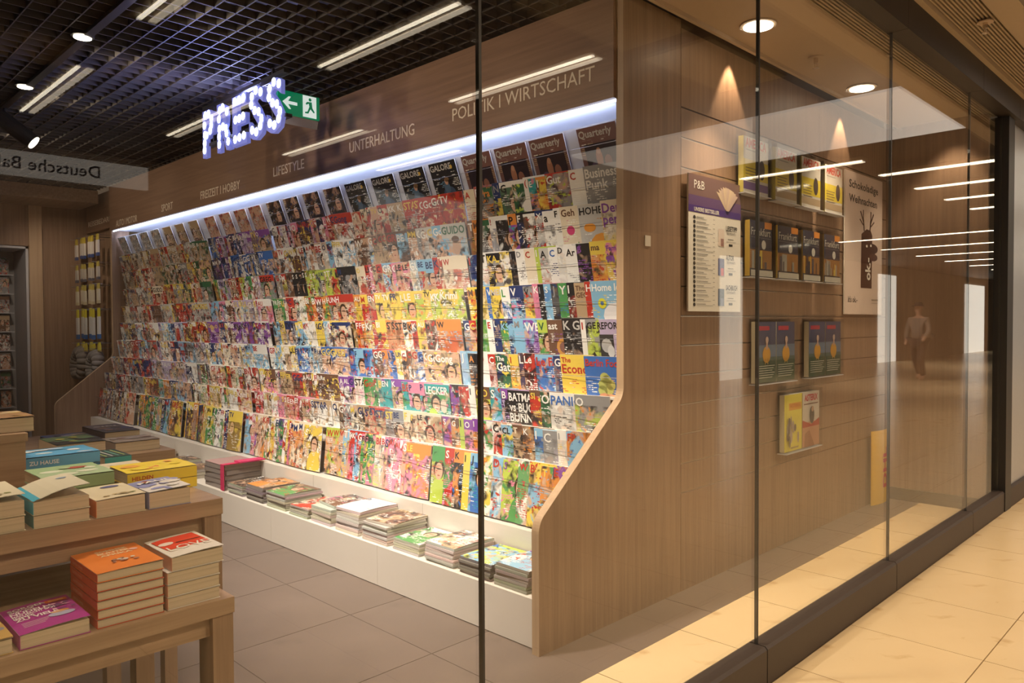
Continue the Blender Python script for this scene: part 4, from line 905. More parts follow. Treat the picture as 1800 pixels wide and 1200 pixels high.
# acrylic holders with books
def holder(x0, x1, z0, z1, lab):
    t = thing('brochure_holder', ((x0 + x1) / 2, 2.03, z0), lab, 'brochure holder', 'clear holders on the slat wall')
    box('front_plate', 'acryl', (x0, x1, 2.012, 2.015, z0, z1), t); box('back_plate', 'acryl', (x0, x1, 2.066, 2.069, z0, z1 + .03), t)
    q = MB(); q.box(x0, x1, 2.012, 2.069, z0 - .004, z0); q.build('bottom', 'cove', t)
    box('side', 'acryl', (x0, x0 + .003, 2.015, 2.066, z0, z1), t); box('side', 'acryl', (x1 - .003, x1, 2.015, 2.066, z0, z1), t)
    return t
def leaflet(x0, x1, z0, z1, lab, kind, n=0, yf=2.030, spine=(.5, .4, .2)):
    t = thing('book', ((x0 + x1) / 2, 2.04, z0), lab, 'book', 'books in the clear holders')
    w_, h_ = x1 - x0, z1 - z0
    box('pages', 'page', (x0 + .002, x1 - .002, yf + .001, 2.060, z0 + .001, z1 - .001), t)
    q = MB(); O_ = Vector((x0, yf, z0)); f = lambda a_, b_: O_ + X * (a_ * w_) + ZZ * (b_ * h_)
    def r_(a_, b_, c_, d_, col, l_=0): q.rect(f(a_, b_) + e * l_, X, ZZ, (c_ - a_) * w_, (d_ - b_) * h_, col)
    q.box(x0, x0 + .002, yf, 2.060, z0, z1, 0, spine)
    if kind == 'usa':
        r_(0, 0, 1, 1, (.74, .70, .64)); q.text('AMERICA', f(.08, .82) + e, X, ZZ, .05, (.70, .05, .03), width=w_ * .84, bold=.03); r_(.1, .76, .6, .775, (.3, .3, .3), 1); r_(0, .25, 1, .60, (.80, .64, .05), 1); r_(0, .06, 1, .2, (.20, .12, .35) if n == 0 else (.5, .38, .25), 1)
        q.ell(f(.74, .46) + e * 2, X, ZZ, .035, .055, (.05, .04, .05)); 
        for j in range(5): r_(.08, .44 - j * .055, .55 - .05 * (j % 2), .455 - j * .055, (.2, .15, .1), 2)
    elif kind == 'fra':
        r_(0, 0, 1, 1, (.05, .05, .09)); q.text('Frankfurt', f(.06, .74) + e, X, ZZ, .045, (.80, .78, .72), width=w_ * .88); r_(.06, .70, .94, .704, (.5, .5, .5), 1)
        r_(0, .14, 1, .48, (.42, .20, .06), 1); rr = random.Random(n + 3)
        for j in range(9): a_ = rr.uniform(.02, .85); r_(a_, .14, a_ + rr.uniform(.04, .13), rr.uniform(.25, .50), rr.choice([(.75, .45, .08), (.05, .05, .08), (.45, .45, .42), (.80, .62, .12), (.1, .1, .14)]), 2 + j)
        q.ell(f(.62, .58) + e * 2, X, ZZ, .026, .026, WL); r_(0, 0, 1, .11, (.70, .68, .62), 12); r_(.66, .88, 1, 1, (.80, .30, .05), 1)
    elif kind == 'goose':
        r_(0, 0, 1, 1, (.05, .07, .17)); r_(0, .40, 1, .62, (.16, .24, .38), 1); r_(0, 0, 1, .38, (.03, .09, .06), 2); r_(0, .36, 1, .42, (.08, .16, .16), 3)
        r_(.10, .86, .66, .93, (.50, .03, .07), 1)
        q.ell(f(.5, .46) + e * 5, X, ZZ, .048, .048, (.80, .42, .05)); q.poly(O_ + e * 6, X, ZZ, [(.45 * w_, .55 * h_), (.57 * w_, .55 * h_), (.54 * w_, .68 * h_), (.48 * w_, .68 * h_)], (.62, .42, .36)); q.ell(f(.51, .70) + e * 7, X, ZZ, .018, .020, (.75, .55, .48), 12)
        for j in range(6): r_(.08, .27 - j * .038, .92 - .06 * (j % 3), .28 - j * .038, (.75, .74, .66), 4)
        r_(.42, .30, .45, .40, (.7, .5, .1), 5); r_(.55, .30, .58, .40, (.7, .5, .1), 5)
    elif kind == 'ya':
        r_(0, 0, 1, 1, (.88, .78, .10)); r_(.25, .72, .97, .85, (.80, .40, .05), 1); q.text('ASTERIX', f(.30, .77) + e * 2, X, ZZ, .02, (.55, .05, .02), width=w_ * .6); rr = random.Random(4)
        for j in range(14): q.ell(f(rr.uniform(.15, .9), rr.uniform(.15, .55)) + e * (3 + j), X, ZZ, rr.uniform(.008, .02), rr.uniform(.02, .045), rr.choice([(.7, .66, .55), (.15, .12, .12), (.45, .36, .35), (.75, .6, .3)]), 9)
        r_(.35, .04, .8, .07, (.4, .3, .1), 2)
    else:
        r_(0, 0, 1, 1, (.72, .66, .60)); q.text('ASTERIX', f(.12, .84) + e, X, ZZ, .04, (.60, .03, .08), width=w_ * .78, bold=.03); r_(.08, .77, .92, .79, (.2, .1, .1), 1)
        r_(0, 0, 1, .45, (.66, .34, .22), 1); q.poly(O_ + e * 2, X, ZZ, [(0, .5 * h_), (.5 * w_, .40 * h_), (w_, .5 * h_), (w_, .36 * h_), (0, .36 * h_)], (.55, .06, .05)); q.ell(f(.55, .57) + e * 3, X, ZZ, .035, .055, (.08, .08, .09)); q.ell(f(.58, .68) + e * 4, X, ZZ, .018, .018, (.6, .38, .28)); q.poly(O_ + e * 3, X, ZZ, [(.1 * w_, 0), (.7 * w_, 0), (.4 * w_, .3 * h_), (.15 * w_, .25 * h_)], (.42, .17, .10))
    q.build('cover', 'print', t)
cnt = ['leftmost', 'second from left', 'third from left', 'rightmost']
for i, (x0, x1) in enumerate(((3.825, 4.135), (4.205, 4.51), (4.555, 4.855), (4.90, 5.205))):
    holder(x0, x1, 2.065, 2.39, 'clear acrylic holder in the upper row of the slat wall, %s' % cnt[i])
    leaflet(x0 + .012, x1 - .012, 2.070, 2.375, 'yellow and white travel book with red title, %s in the upper holder row' % cnt[i], 'usa', i, spine=(.8, .7, .2))
for i, (x0, x1) in enumerate(((3.90, 4.185), (4.235, 4.53), (4.575, 4.845), (4.89, 5.17))):
    holder(x0, x1, 1.61, 1.94, 'clear acrylic holder in the second row of the slat wall, %s' % cnt[i])
    leaflet(x0 + .012, x1 - .012, 1.616, 1.925, 'dark city guide with skyline at dusk, %s in the second holder row' % cnt[i], 'fra', i, spine=(.75, .5, .1))
for j, (x0, x1, s) in enumerate(((3.98, 4.487, 'near'), (4.67, 5.19, 'far'))):
    holder(x0, x1, 1.005, 1.375, 'wide clear holder with two night-blue books, %s one of the pair' % s)
    xm = (x0 + x1) / 2
    for k, (xa, xb) in enumerate(((x0 + .01, xm - .004), (xm + .004, x1 - .01))):
        leaflet(xa, xb, 1.012, 1.36, 'night blue book with orange ball picture, %s book in the %s wide holder' % (['left', 'right'][k], s), 'goose', 0, spine=(.75, .68, .5))
holder(4.335, 4.85, .57, .94, 'lowest clear holder on the slat wall holding two comic albums')
leaflet(4.345, 4.585, .577, .92, 'yellow comic album with orange title band in the lowest holder', 'ya', spine=(.85, .8, .6))
leaflet(4.592, 4.84, .577, .92, 'pinkish comic album with dark red title in the lowest holder', 'yb')
# yellow upright board at the far end of the slat wall
t = thing('advertising_board', (6.0, 2.03, 0), 'narrow yellow upright board with red vertical lettering on the floor', 'board')
q = MB(); n = 8
for k in range(n):
    xa, xb = 5.80 + .36 * k / n, 5.80 + .36 * (k + 1) / n; fy = lambda x: 2.045 - .03 * math.sin((x - 5.80) / .36 * math.pi)
    q.face([(xa, fy(xa), 0.002), (xb, fy(xb), 0.002), (xb, fy(xb), .55), (xa, fy(xa), .55)], 0, (.80, .48, .02)); q.face([(xa, fy(xa) + .004, 0.002), (xa, fy(xa) + .004, .55), (xb, fy(xb) + .004, .55), (xb, fy(xb) + .004, 0.002)], 0, (.80, .48, .02))
q.build('panel', 'print', t); q = MB(); q.text('PICKUP', (6.02, 2.0115, .10), ZZ, -X, .075, (.62, .04, .02), width=.34, bold=.04) if False else q.text('DHL', (6.02, 2.0115, .12), ZZ, -X, .075, (.62, .04, .02), width=.30, bold=.04); q.build('lettering', 'print', t)
# small white label on the end panel
t = box('wall_label', 'white', (2.985, 3.03, 2.078, 2.081, 1.72, 1.77)); tag(t, 'tiny square label stuck high on the wooden end panel', 'label')

# ================================================================== BOOK TABLES
def table(name, x0, x1, y0, y1, z, th, ap, leg, lab):
    t = thing(name, ((x0 + x1) / 2, (y0 + y1) / 2, 0), lab, 'table')
    box('table_top', 'oak_x', (x0, x1, y0, y1, z - th, z), t)
    i_ = .022
    box('apron', 'oak_x', (x0 + leg, x1 - leg, y0 + i_, y0 + i_ + .02, z - th - ap, z - th), t); box('apron', 'oak_x', (x0 + leg, x1 - leg, y1 - i_ - .02, y1 - i_, z - th - ap, z - th), t)
    box('apron', 'oak_y', (x1 - i_ - .02, x1 - i_, y0 + leg, y1 - leg, z - th - ap, z - th), t); box('apron', 'oak_y', (x0 + i_, x0 + i_ + .02, y0 + leg, y1 - leg, z - th - ap, z - th), t)
    for xa in (x0 + .002, x1 - leg - .002):
        for ya in (y0 + .004, y1 - leg - .004):
            box('leg', 'oak', (xa, xa + leg, ya, ya + leg, 0, z - th), t)
    return t
table('nesting_table', -.55, .876, 1.95, 2.80, .9025, .042, .05, .045, 'upper light oak book table at left with rows of paperbacks')
table('nesting_table', -.60, .849, 1.83, 1.945 + .26, .6775, .038, .05, .05, 'lower light oak nesting table in front holding orange and magenta books') if False else None
lt = table('nesting_table', -.60, .815, 1.757, 2.33, .7048, .038, .05, .05, 'lower light oak nesting table in front holding orange and magenta books')
table('nesting_table', -.40, 1.10, 2.84, 3.60, .9025, .042, .05, .045, 'far light oak book table behind the upper one, holding scattered paperbacks')
t = thing('display_riser', (.37, 2.6, .9025), 'wooden riser box on the book table carrying stacked books', 'riser')
box('box_body', 'oak_x', (.16, .545, 2.47, 2.78, .903, 1.035), t); box('box_lid', 'oak_x', (.155, .55, 2.465, 2.785, 1.035, 1.058), t)
PG = (.72, .60, .44)
def book(x0, x1, y0, y1, z, th, cov, lab, spine='l', spc=None, deco=None, ang=0.0, curl=0.0, pg=PG, group=None, lift=None):
    """paperback lying flat; spine on the left (l) or the front (f) side"""
    cx, cy = (x0 + x1) / 2, (y0 + y1) / 2; w_, l_ = x1 - x0, y1 - y0
    t = bpy.data.objects.new('book', None); COL.objects.link(t); t.location = (cx, cy, z); t.rotation_euler = (0, 0, ang); t['_o'] = (0, 0, 0); t.empty_display_size = .03
    tag(t, lab, 'book', group)
    spc = spc or cov; k = .0012
    b = MB(); b.box(-w_ / 2 + k, w_ / 2 - .002, -l_ / 2 + (k if spine == 'f' else .002), l_ / 2 - .002, k, th - k, 0, pg); b.build('page_block', 'page', t)
    b = MB(); n = 6
    b.box(-w_ / 2, w_ / 2, -l_ / 2, l_ / 2, 0, k * .8, 0, cov)
    if spine == 'l': b.box(-w_ / 2, -w_ / 2 + k * .8, -l_ / 2, l_ / 2, k, th - k, 0, spc)
    else: b.box(-w_ / 2, w_ / 2, -l_ / 2, -l_ / 2 + k * .8, k, th - k, 0, spc)
    def zt(u):  # u 0..1 across from spine to fore edge
        return th + curl * (math.sin(u * math.pi) * .35 + u * u * .65)
    for s_ in range(n):
        if spine == 'l':
            xa, xb = -w_ / 2 + w_ * s_ / n, -w_ / 2 + w_ * (s_ + 1) / n; za, zb = zt(s_ / n), zt((s_ + 1) / n)
            b.face([(xa, -l_ / 2, za), (xb, -l_ / 2, zb), (xb, l_ / 2, zb), (xa, l_ / 2, za)], 0, cov); b.face([(xa, -l_ / 2, za - k), (xa, l_ / 2, za - k), (xb, l_ / 2, zb - k), (xb, -l_ / 2, zb - k)], 0, WL)
        else:
            ya, yb = -l_ / 2 + l_ * s_ / n, -l_ / 2 + l_ * (s_ + 1) / n; za, zb = zt(s_ / n), zt((s_ + 1) / n)
            b.face([(-w_ / 2, ya, za), (w_ / 2, ya, za), (w_ / 2, yb, zb), (-w_ / 2, yb, zb)], 0, cov); b.face([(-w_ / 2, ya, za - k), (-w_ / 2, yb, zb - k), (w_ / 2, yb, zb - k), (w_ / 2, ya, za - k)], 0, WL)
    b.build('cover', 'print', t)
    if deco:
        q = MB(); deco(q, w_, l_, th); zc = {}
        # drape the print over the curled cover
        nv = []
        for x, y, z_ in q.v:
            u = (x + w_ / 2) / w_ if spine == 'l' else (y + l_ / 2) / l_
            u = min(1, max(0, u)); nv.append((x, y, z_ + (zt(u) - th) + .0008 if z_ >= th - 1e-5 else z_))
        q.v = nv; q.build('cover_print', 'print', t)
    return t
E_ = lambda: None
def d_nudeln(q, w_, l_, th):
    O_ = Vector((-w_ / 2, -l_ / 2, th + .0006)); W2 = (.85, .75, .80)
    for s, y, h in (('SORGEN', .83, .014), ('SIND WIE', .775, .008), ('NUDELN,', .67, .017), ('MAN MACHT SICH', .60, .011), ('IMMER', .53, .010), ('ZU VIELE', .43, .017)):
        q.text(s, O_ + X * .01 + Y * (y * l_), X, Y, h, W2, bold=.03, maxw=w_ * .62)
    q.poly(O_ + ZZ * .0003, X, Y, [(.62 * w_, .80 * l_), (.95 * w_, .80 * l_), (.95 * w_, .90 * l_), (.62 * w_, .90 * l_)], (.75, .12, .04)); q.poly(O_ + ZZ * .0006, X, Y, [(.67 * w_, .82 * l_), (.90 * w_, .82 * l_), (.90 * w_, .88 * l_), (.67 * w_, .88 * l_)], (.85, .35, .15))
    q.ell(O_ + X * (.70 * w_) + Y * (.33 * l_), X, Y, .026, .014, (.42, .42, .62)); q.ell(O_ + X * (.70 * w_) + Y * (.42 * l_) , X, Y, .018, .008, (.80, .38, .10))
    rr = random.Random(3)
    for j in range(12): q.ell(O_ + X * (w_ * rr.uniform(.62, .95)) + Y * (l_ * rr.uniform(.48, .72)) + ZZ * .0002 * j, X, Y, rr.uniform(.003, .010), rr.uniform(.002, .004), rr.choice([W2, (.8, .45, .65), (.15, .08, .2)]), 8)
    for j in range(4): q.rect(O_ + X * (.12 * w_) + Y * (l_ * (.32 - j * .045)), X, Y, w_ * (.42 - .04 * j), .0022, (.75, .5, .65))
def d_orange(q, w_, l_, th):
    O_ = Vector((-w_ / 2, -l_ / 2, th + .0006))
    for s, y in (('SOMMER', .80), ('BUNTER', .70), ('AFRIKA', .60)): q.text(s, O_ + X * (.30 * w_) + Y * (y * l_), X, Y, .013, (.90, .68, .42), width=w_ * .5, bold=.04)
    rr = random.Random(8); q.ell(O_ + X * (.85 * w_) + Y * (.70 * l_), X, Y, .009, .009, (.85, .50, .45))
    for j in range(14): q.ell(O_ + X * (w_ * rr.uniform(.35, .70)) + Y * (l_ * rr.uniform(.25, .40)) + ZZ * .0002 * j, X, Y, rr.uniform(.003, .009), rr.uniform(.003, .006), rr.choice([(.10, .05, .05), (.75, .70, .66), (.35, .18, .14)]), 8)
def d_love(q, w_, l_, th):
    O_ = Vector((-w_ / 2, -l_ / 2, th + .0006))
    q.poly(O_, X, Y, [(.10 * w_, .34 * l_), (.93 * w_, .34 * l_), (.90 * w_, .93 * l_), (.30 * w_, .90 * l_), (.06 * w_, .86 * l_)], (.72, .05, .02)); q.text('LOVE', O_ + X * (.12 * w_) + Y * (.25 * l_) + ZZ * .0004, X, Y, .036, (.90, .84, .78), width=w_ * .80)
    q.ell(O_ + X * (.22 * w_) + Y * (.62 * l_) + ZZ * .0006, X, Y, .018, .013, (.80, .66, .62)); q.rect(O_ + X * (.40 * w_) + Y * (.58 * l_) + ZZ * .0004, X, Y, .06, .006, (.15, .02, .01))
def d_cream(q, w_, l_, th):
    O_ = Vector((-w_ / 2, -l_ / 2, th + .0006)); q.ell(O_ + X * (.62 * w_) + Y * (.80 * l_), X, Y, .022, .012, (.12, .13, .30)); rr = random.Random(5)
    for j in range(7): q.ell(O_ + X * (w_ * rr.uniform(.25, .85)) + Y * (l_ * rr.uniform(.08, .22)) + ZZ * .0002 * j, X, Y, .008, .005, rr.choice([(.40, .30, .15), (.65, .5, .25), (.3, .33, .12)]), 8)
    q.text('A', O_ + X * .02 + Y * .1, X, Y, .001, (.6, .5, .4))
def d_mosaic(c1, c2, c3, title=None, tcol=(.9, .88, .8), seed=1):
    def f(q, w_, l_, th):
        O_ = Vector((-w_ / 2, -l_ / 2, th + .0006)); rr = random.Random(seed)
        q.poly(O_, X, Y, [(0, 0), (w_, 0), (w_, .5 * l_), (.5 * w_, .6 * l_), (0, .45 * l_)], c1)
        for j in range(9): q.ell(O_ + X * (w_ * rr.uniform(.15, .85)) + Y * (l_ * rr.uniform(.12, .80)) + ZZ * (.0002 * (j + 1)), X, Y, rr.uniform(.01, .03), rr.uniform(.008, .02), rr.choice([c2, c3, c1]), 10)
        if title: q.text(title, O_ + X * (.1 * w_) + Y * (.62 * l_) + ZZ * .0024, X, Y, .020, tcol, width=w_ * .8, bold=.03)
    return f
def d_front_text(s, col, fn=None):
    def f(q, w_, l_, th):
        if fn: fn(q, w_, l_, th)
        q.text(s, (-w_ / 2 + .012, -l_ / 2 - .0006, th * .32), X, ZZ, th * .36, col, bold=.02, maxw=w_ * .8)
    return f
def d_side(q, w_, l_, th):   # white spine titles on the left side of the orange books
    q.text('BUNTER SOMMER', (-w_ / 2 - .0006, l_ / 2 - .02, th * .3), -Y, ZZ, th * .34, (.85, .45, .30), maxw=l_ * .7)
UZ, LZ = .903, .7052
g1 = 'books in the front row of the upper table'
book(.285, .430, 1.96, 2.15, UZ, .034, (.78, .70, .52), 'lower cream paperback of the leftmost front stack on the upper table', group=g1, spc=(.1, .2, .25))
book(.285, .430, 1.96, 2.15, UZ + .0345, .034, (.80, .72, .54), 'upper cream paperback with curled cover, leftmost front stack on the upper table', curl=.022, group=g1, spc=(.5, .12, .1), deco=d_cream)
book(.443, .560, 1.955, 2.13, UZ, .030, (.80, .72, .54), 'lower paperback with teal spine beneath the lifted cream cover', spc=(.05, .22, .25), group=g1)
book(.443, .560, 1.955, 2.13, UZ + .0305, .030, (.80, .74, .58), 'cream paperback with lifted cover and bright cyan spine strip on the upper table', spc=(.05, .45, .65), curl=.040, group=g1, deco=lambda q, w_, l_, th: (q.rect((-w_ / 2, -l_ / 2, th + .0006), X, Y, .014, l_, (.08, .50, .72)), q.ell((w_ * .25, l_ * .2, th + .0006), X, Y, .012, .008, (.35, .45, .6))))
book(.572, .685, 1.955, 2.12, UZ, .042, (.80, .70, .50), 'cream paperback with small dark oval and orange spine, front of upper table', spc=(.65, .18, .06), deco=d_cream, curl=.004, group=g1)
book(.692, .795, 1.955, 2.11, UZ, .041, (.28, .30, .55), 'blue and white paperback with oval portrait, right end of the front row', deco=d_mosaic((.80, .76, .74), (.30, .32, .62), (.28, .07, .05), 'PAUL', seed=4), curl=.008, group=g1)
g2 = 'books behind the front row of the upper table'
GN = (.34, .50, .27)
book(.525, .692, 2.205, 2.40, UZ, .030, GN, 'lower pale green paperback left of the yellow ones', 'f', group=g2, deco=d_front_text('SEIN', (.15, .25, .12)))
book(.525, .692, 2.205, 2.40, UZ + .0305, .032, GN, 'upper pale green paperback with reddish figure on its cover', 'f', group=g2, deco=d_front_text('MEIN', (.18, .30, .14), d_mosaic((.42, .56, .34), (.45, .10, .07), (.75, .78, .62), seed=6)))
YL_ = (.86, .64, .04)
book(.705, .890, 2.145, 2.29, UZ, .029, YL_, 'lower bright yellow paperback with red spine lettering', 'f', group=g2, deco=d_front_text('HELDEN', (.55, .05, .02)))
book(.705, .890, 2.145, 2.29, UZ + .0295, .030, YL_, 'upper bright yellow paperback with orange patches on its cover', 'f', group=g2, curl=.004, deco=d_front_text('HELDEN', (.55, .05, .02), d_mosaic((.88, .68, .05), (.82, .30, .05), (.86, .40, .06), seed=9)))
book(.70, .872, 2.42, 2.58, UZ, .022, (.76, .66, .50), 'flat cream paperback with small orange letters behind the yellow ones', 'f', group=g2, deco=d_front_text('BRIEFE', (.4, .3, .2), d_mosaic((.78, .70, .54), (.78, .70, .54), (.74, .22, .06), seed=12)))
book(.57, .775, 2.60, 2.77, UZ, .028, (.05, .20, .34), 'lower dark blue paperback beside the wooden riser', 'f', group=g2)
book(.57, .775, 2.60, 2.77, UZ + .0285, .034, (.10, .36, .62), 'sky blue paperback with white letters on its spine beside the wooden riser', 'f', group=g2, deco=d_front_text('ZU HAUSE', (.75, .82, .85), d_mosaic((.12, .40, .68), (.55, .62, .72), (.75, .80, .82), seed=15)))
book(.795, .875, 2.62, 2.79, UZ, .034, (.03, .06, .06), 'dark paperback with diagonal green and white stripes at the table edge', 'f', ang=0, group=g2, spc=(.04, .35, .36), deco=lambda q, w_, l_, th: [q.poly((-w_ / 2, -l_ / 2, th + .0006), X, Y, [(.1 * w_ + j * .018, .1 * l_), (.1 * w_ + j * .018 + .005, .1 * l_), (.1 * w_ + j * .018 - .0, .85 * l_), (.1 * w_ + j * .018 - .005, .85 * l_)], [(.5, .6, .2), (.7, .7, .65), (.2, .5, .4)][j % 3]) for j in range(4)])
g3 = 'books on the far table'
book(.73, .885, 2.90, 3.12, UZ, .050, (.10, .16, .08), 'thick dark green paperback with yellow landscape on the far table', 'l', group=g3, deco=d_mosaic((.03, .03, .03), (.45, .42, .10), (.12, .22, .12), seed=20), spc=(.7, .6, .45))
book(.915, 1.07, 2.90, 3.06, UZ, .036, (.36, .30, .26), 'grey brown paperback at the right edge of the far table', 'l', group=g3, deco=d_mosaic((.30, .24, .20), (.42, .35, .32), (.2, .12, .1), seed=21))
book(.80, .95, 3.18, 3.40, UZ, .024, (.08, .10, .22), 'dark blue paperback in the back row of the far table', 'l', group=g3, deco=d_mosaic((.1, .1, .14), (.3, .3, .4), (.5, .4, .3), seed=22))
book(.96, 1.09, 3.16, 3.44, UZ, .020, (.16, .13, .14), 'lower dark paperback at the back right of the far table', 'l', group=g3)
book(.96, 1.09, 3.16, 3.44, UZ + .0205, .022, (.18, .15, .17), 'upper dark paperback with small blue letters at the back right of the far table', 'l', group=g3, deco=d_mosaic((.10, .09, .10), (.35, .22, .18), (.12, .14, .30), 'SIEL', seed=23))
g4 = 'books on the wooden riser'
book(.40, .575, 2.50, 2.70, 1.0585, .040, (.30, .17, .09), 'brown paperback with golden picture on the wooden riser', 'l', group=g4, curl=.004, deco=d_mosaic((.35, .2, .1), (.62, .42, .12), (.75, .62, .4), seed=30))
book(.20, .375, 2.55, 2.72, 1.0585, .030, (.66, .50, .34), 'lower cream book of the left pair on the riser', 'l', group=g4)
book(.20, .480, 2.62, 2.74, 1.0995, .028, (.70, .52, .36), 'upper pinkish cream book lying across the riser books', 'l', group=g4) if False else book(.20, .375, 2.55, 2.72, 1.089, .034, (.70, .52, .36), 'upper pinkish cream book of the left pair on the riser', 'l', group=g4)
g5 = 'books on the lower table'
book(.226, .363, 1.772, 1.950, LZ, .029, (.62, .42, .15), 'golden yellow paperback with grey oval at the left of the lower table', group=g5, deco=d_mosaic((.60, .38, .12), (.75, .66, .45), (.30, .30, .38), seed=33), curl=.005)
book(.374, .504, 1.772, 1.950, LZ, .030, (.42, .03, .30), 'magenta paperback with white hand-drawn title on the lower table', group=g5, deco=d_nudeln, curl=.010)
OR, OS = (.85, .24, .04), (.60, .07, .02)
for i in range(6):
    last = i == 5
    book(.518 + .001 * (i % 2), .658 + .001 * (i % 2), 1.776, 1.966, LZ + i * .0199, .0194, OR if last else OS, ['lowest', 'second lowest', 'third', 'fourth', 'second highest', 'topmost'][i] + ' orange paperback of the tall orange stack on the lower table', spc=OS, deco=(lambda q, w_, l_, th: (d_orange(q, w_, l_, th), d_side(q, w_, l_, th))) if last else d_side, curl=.004 if last else 0, group='orange paperbacks of one stack')
for i in range(4):
    last = i == 3
    x0 = .666 + (.010 if last else 0)
    book(x0, x0 + .123, 1.776, 1.948, LZ + i * .0290, (.033 if last else .0285), (.80, .76, .72), ['lowest', 'second lowest', 'third', 'topmost'][i] + ' white and red paperback of the stack beside the orange one', spc=(.70, .35, .25), deco=d_love if last else None, curl=.008 if last else 0, group='white and red paperbacks of one stack', pg=(.74, .62, .46))

# ================================================================== TRAVEL ITEMS ON HOOKS (far left)
def packet(x, y, z, h, top, body, low, lab, grp, first=[None]):
    t = thing('hanging_packet', (x, y, z), lab, 'packet', grp)
    b = MB(); b.box(x, x + .012, y - .032, y + .032, z - h * .28, z, 0, top); b.box(x - .004, x + .016, y - .034, y + .034, z - h * .85, z - h * .28, 0, body); b.box(x - .005, x + .017, y - .035, y + .035, z - h, z - h * .85, 0, low); b.build('pack', 'print', t)
    q = MB(); q.cyl((x - .06, y, z - .008), (2.93, y, z - .008), .0025, n=5); q.build('hook', 'wire', t)
rowsH = [(2.36, .24, (.55, .42, .05), (.66, .60, .55), (.04, .07, .22), 'white and red'), (2.06, .20, (.50, .40, .08), (.50, .46, .42), (.10, .10, .14), 'grey'), (1.82, .22, (.55, .45, .10), (.70, .64, .52), (.60, .52, .34), 'cream'), (1.55, .34, (.75, .68, .05), (.74, .74, .74), (.03, .14, .42), 'white and blue'), (1.17, .10, (.78, .70, .06), (.72, .62, .08), (.4, .3, .1), 'small yellow')]
for k, (z, h, a_, b_, c_, nm) in enumerate(rowsH):
    for j in range(6):
        y = 9.10 + j * .14
        packet(2.72 - .015 * (j % 2), y, z - .01 * (j % 2), h, a_, b_, c_, '%s packet hanging in hook row %s, %s from the rack side' % (nm, ['one', 'two', 'three', 'four', 'five'][k], ORD[j]), 'travel packets on the hooks')
# grey plush neck pillows
for j, (y, s) in enumerate(((9.20, .9), (9.72, 1.05))):
    t = thing('neck_pillow', (2.72, y, 1.05), 'grey plush neck pillow under the travel packets, %s one' % ['nearer', 'farther'][j], 'pillow', 'neck pillows on hooks')
    q = MB(); pts = []
    n = 14; R_ = .13 * s
    path = []
    for k in range(n + 1):
        an = math.radians(-60 + 300 * k / n); path.append((2.70 + .02 * math.sin(an), y + R_ * math.cos(an), .90 + R_ * 1.1 * math.sin(an)))
    for k in range(n):
        r0 = .075 * s * (.65 + .35 * math.sin(math.pi * k / n)); r1 = .075 * s * (.65 + .35 * math.sin(math.pi * (k + 1) / n)); q.cyl(path[k], path[k + 1], r0, r1, 12)
    q.build('pillow_body', 'grey_fabric', t, smooth=True)
    q = MB(); q.cyl((2.66, y, 1.10), (2.93, y, 1.10), .003, n=5); q.build('hook', 'wire', t)
# magazine rack in the niche at far left
t = thing('wall_rack', (1.6, 10.4, .3), 'dim narrow magazine rack in the dark niche at the far left', 'magazine rack')
for k in range(8): box('shelf', 'cove', (.6, 2.2, 10.36, 10.54, .40 + k * .22, .41 + k * .22), t)
rr = random.Random(12); nq = MB()
for k in range(8):
    for j in range(12):
        bg = rr.choice(['grey', 'brown', 'red', 'navy', 'white', 'tan', 'dgreen', 'lgrey']); x0 = 2.16 - j * .115
        ex = (C_[bg], C_[rr.choice(['brown', 'skin', 'grey'])], C_['red'], (rr.random(), rr.random(), .8))
        nq.box(x0 - .10, x0, 10.40, 10.41, .411 + k * .22, .60 + k * .22, 1, (.6, .6, .6)); nq.face([(x0 - .10, 10.399, .411 + k * .22), (x0, 10.399, .411 + k * .22), (x0, 10.399, .60 + k * .22), (x0 - .10, 10.399, .60 + k * .22)], 0, C_[bg], [(0, 0), (1, 0), (1, 1), (0, 1)], ex)
nq.build('magazine', ['cover', 'page'], None, label='dim blurred magazines standing in the dark niche rack at far left', cat='magazine', kind='stuff', extra=True)

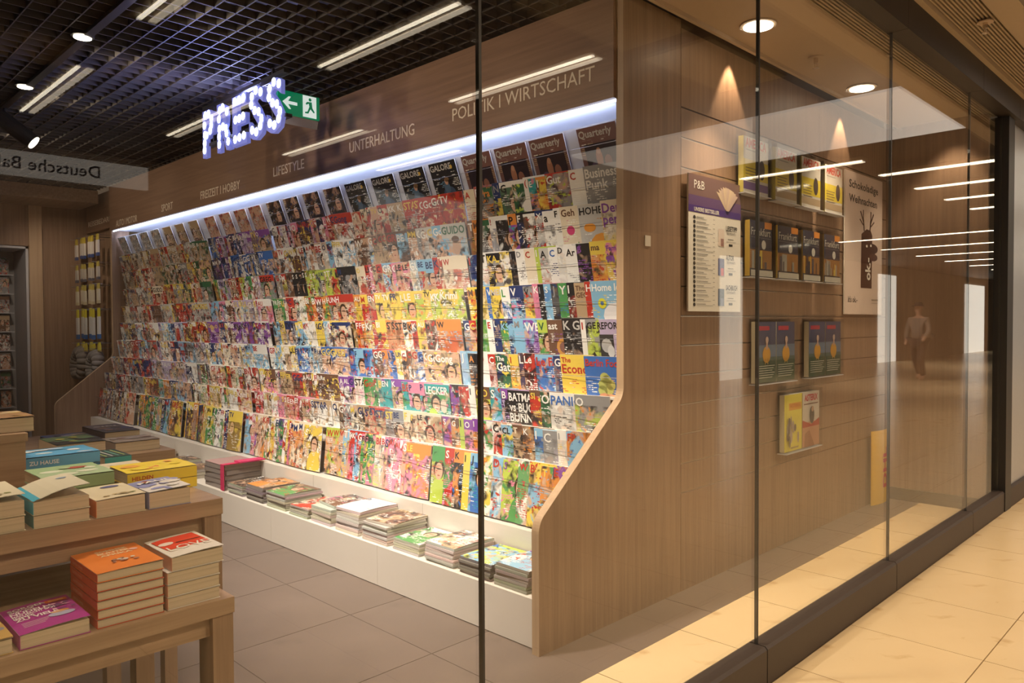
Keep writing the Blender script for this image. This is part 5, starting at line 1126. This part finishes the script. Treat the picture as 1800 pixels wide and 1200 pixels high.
# ================================================================== PERSON in the corridor (seen reflected beyond the slat wall)
def person(loc, rz):
    t = bpy.data.objects.new('person', None); COL.objects.link(t); t.location = loc; t.rotation_euler = (0, 0, rz); t['_o'] = (0, 0, 0)
    tag(t, 'person in dark trousers, pale top and cap walking in the corridor reflection', 'person')
    def skin(name, verts, edges, rad, m_, sub=2):
        me = bpy.data.meshes.new(name); me.from_pydata(verts, edges, []); o = bpy.data.objects.new(name, me); COL.objects.link(o)
        sk = o.modifiers.new('s', 'SKIN'); 
        if not me.skin_vertices: me.attributes.new
        lay = me.skin_vertices[0] if me.skin_vertices else None
        if lay:
            for i_, r_ in enumerate(rad): lay.data[i_].radius = (r_ if isinstance(r_, tuple) else (r_, r_)); 
            lay.data[0].use_root = True
        ss = o.modifiers.new('u', 'SUBSURF'); ss.levels = sub; ss.render_levels = sub
        me.materials.append(m_); o.parent = t
        return o
    V = [(0, 0, .95), (0, 0, 1.15), (0, 0, 1.38), (0, 0, 1.47), (0, .01, 1.55), (0, .02, 1.66), (0, .01, 1.74),
         (.17, 0, 1.40), (.24, .02, 1.14), (.20, .16, .96), (.19, .22, .90), (-.17, 0, 1.40), (-.25, .0, 1.13), (-.24, .08, .88), (-.24, .12, .81),
         (.09, 0, .90), (.10, .10, .50), (.10, -.02, .09), (.10, .12, .04), (-.09, 0, .90), (-.10, -.06, .50), (-.10, -.24, .12), (-.10, -.13, .04)]
    Ed = [(0, 1), (1, 2), (2, 3), (3, 4), (4, 5), (5, 6), (2, 7), (7, 8), (8, 9), (9, 10), (2, 11), (11, 12), (12, 13), (13, 14), (0, 15), (15, 16), (16, 17), (17, 18), (0, 19), (19, 20), (20, 21), (21, 22)]
    Rr = [.14, .13, .13, .055, .06, .095, .07, .06, .045, .035, .035, .06, .045, .035, .035, .085, .06, .045, .04, .085, .06, .045, .04]
    sk_m = M['skinm']
    body = skin('body', V, Ed, Rr, sk_m)
    coat = skin('jacket', [(0, 0, .88), (0, 0, 1.15), (0, 0, 1.40), (.18, 0, 1.40), (.25, .02, 1.14), (.21, .14, .98), (-.18, 0, 1.40), (-.26, 0, 1.13), (-.25, .06, .92)], [(0, 1), (1, 2), (2, 3), (3, 4), (4, 5), (2, 6), (6, 7), (7, 8)], [.17, .16, .15, .075, .06, .05, .075, .06, .05], M['paletop'])
    tr = skin('trousers', [(0, 0, .93), (.09, 0, .88), (.10, .10, .50), (.10, -.02, .10), (-.09, 0, .88), (-.10, -.06, .50), (-.10, -.24, .13)], [(0, 1), (1, 2), (2, 3), (0, 4), (4, 5), (5, 6)], [.16, .11, .08, .065, .11, .08, .065], M['darkcloth'])
    q = MB(); q.cyl((0, .01, 1.70), (0, .01, 1.79), .108, .07, 16); q.box(-.07, .07, .08, .19, 1.70, 1.71); q.build('cap', 'darkcloth', t)
    b = skin('bag', [(.27, -.05, .95), (.27, -.05, 1.10)], [(0, 1)], [(.06, .12), (.05, .10)], M['paletop'])
M['skinm'] = plain('skin_tone', (.55, .33, .23), .6); M['paletop'] = plain('pale_cloth', (.26, .21, .18), .9); M['darkcloth'] = plain('dark_cloth', (.06, .04, .04), .9)
person((18.9, -2.95, 0), math.radians(100))
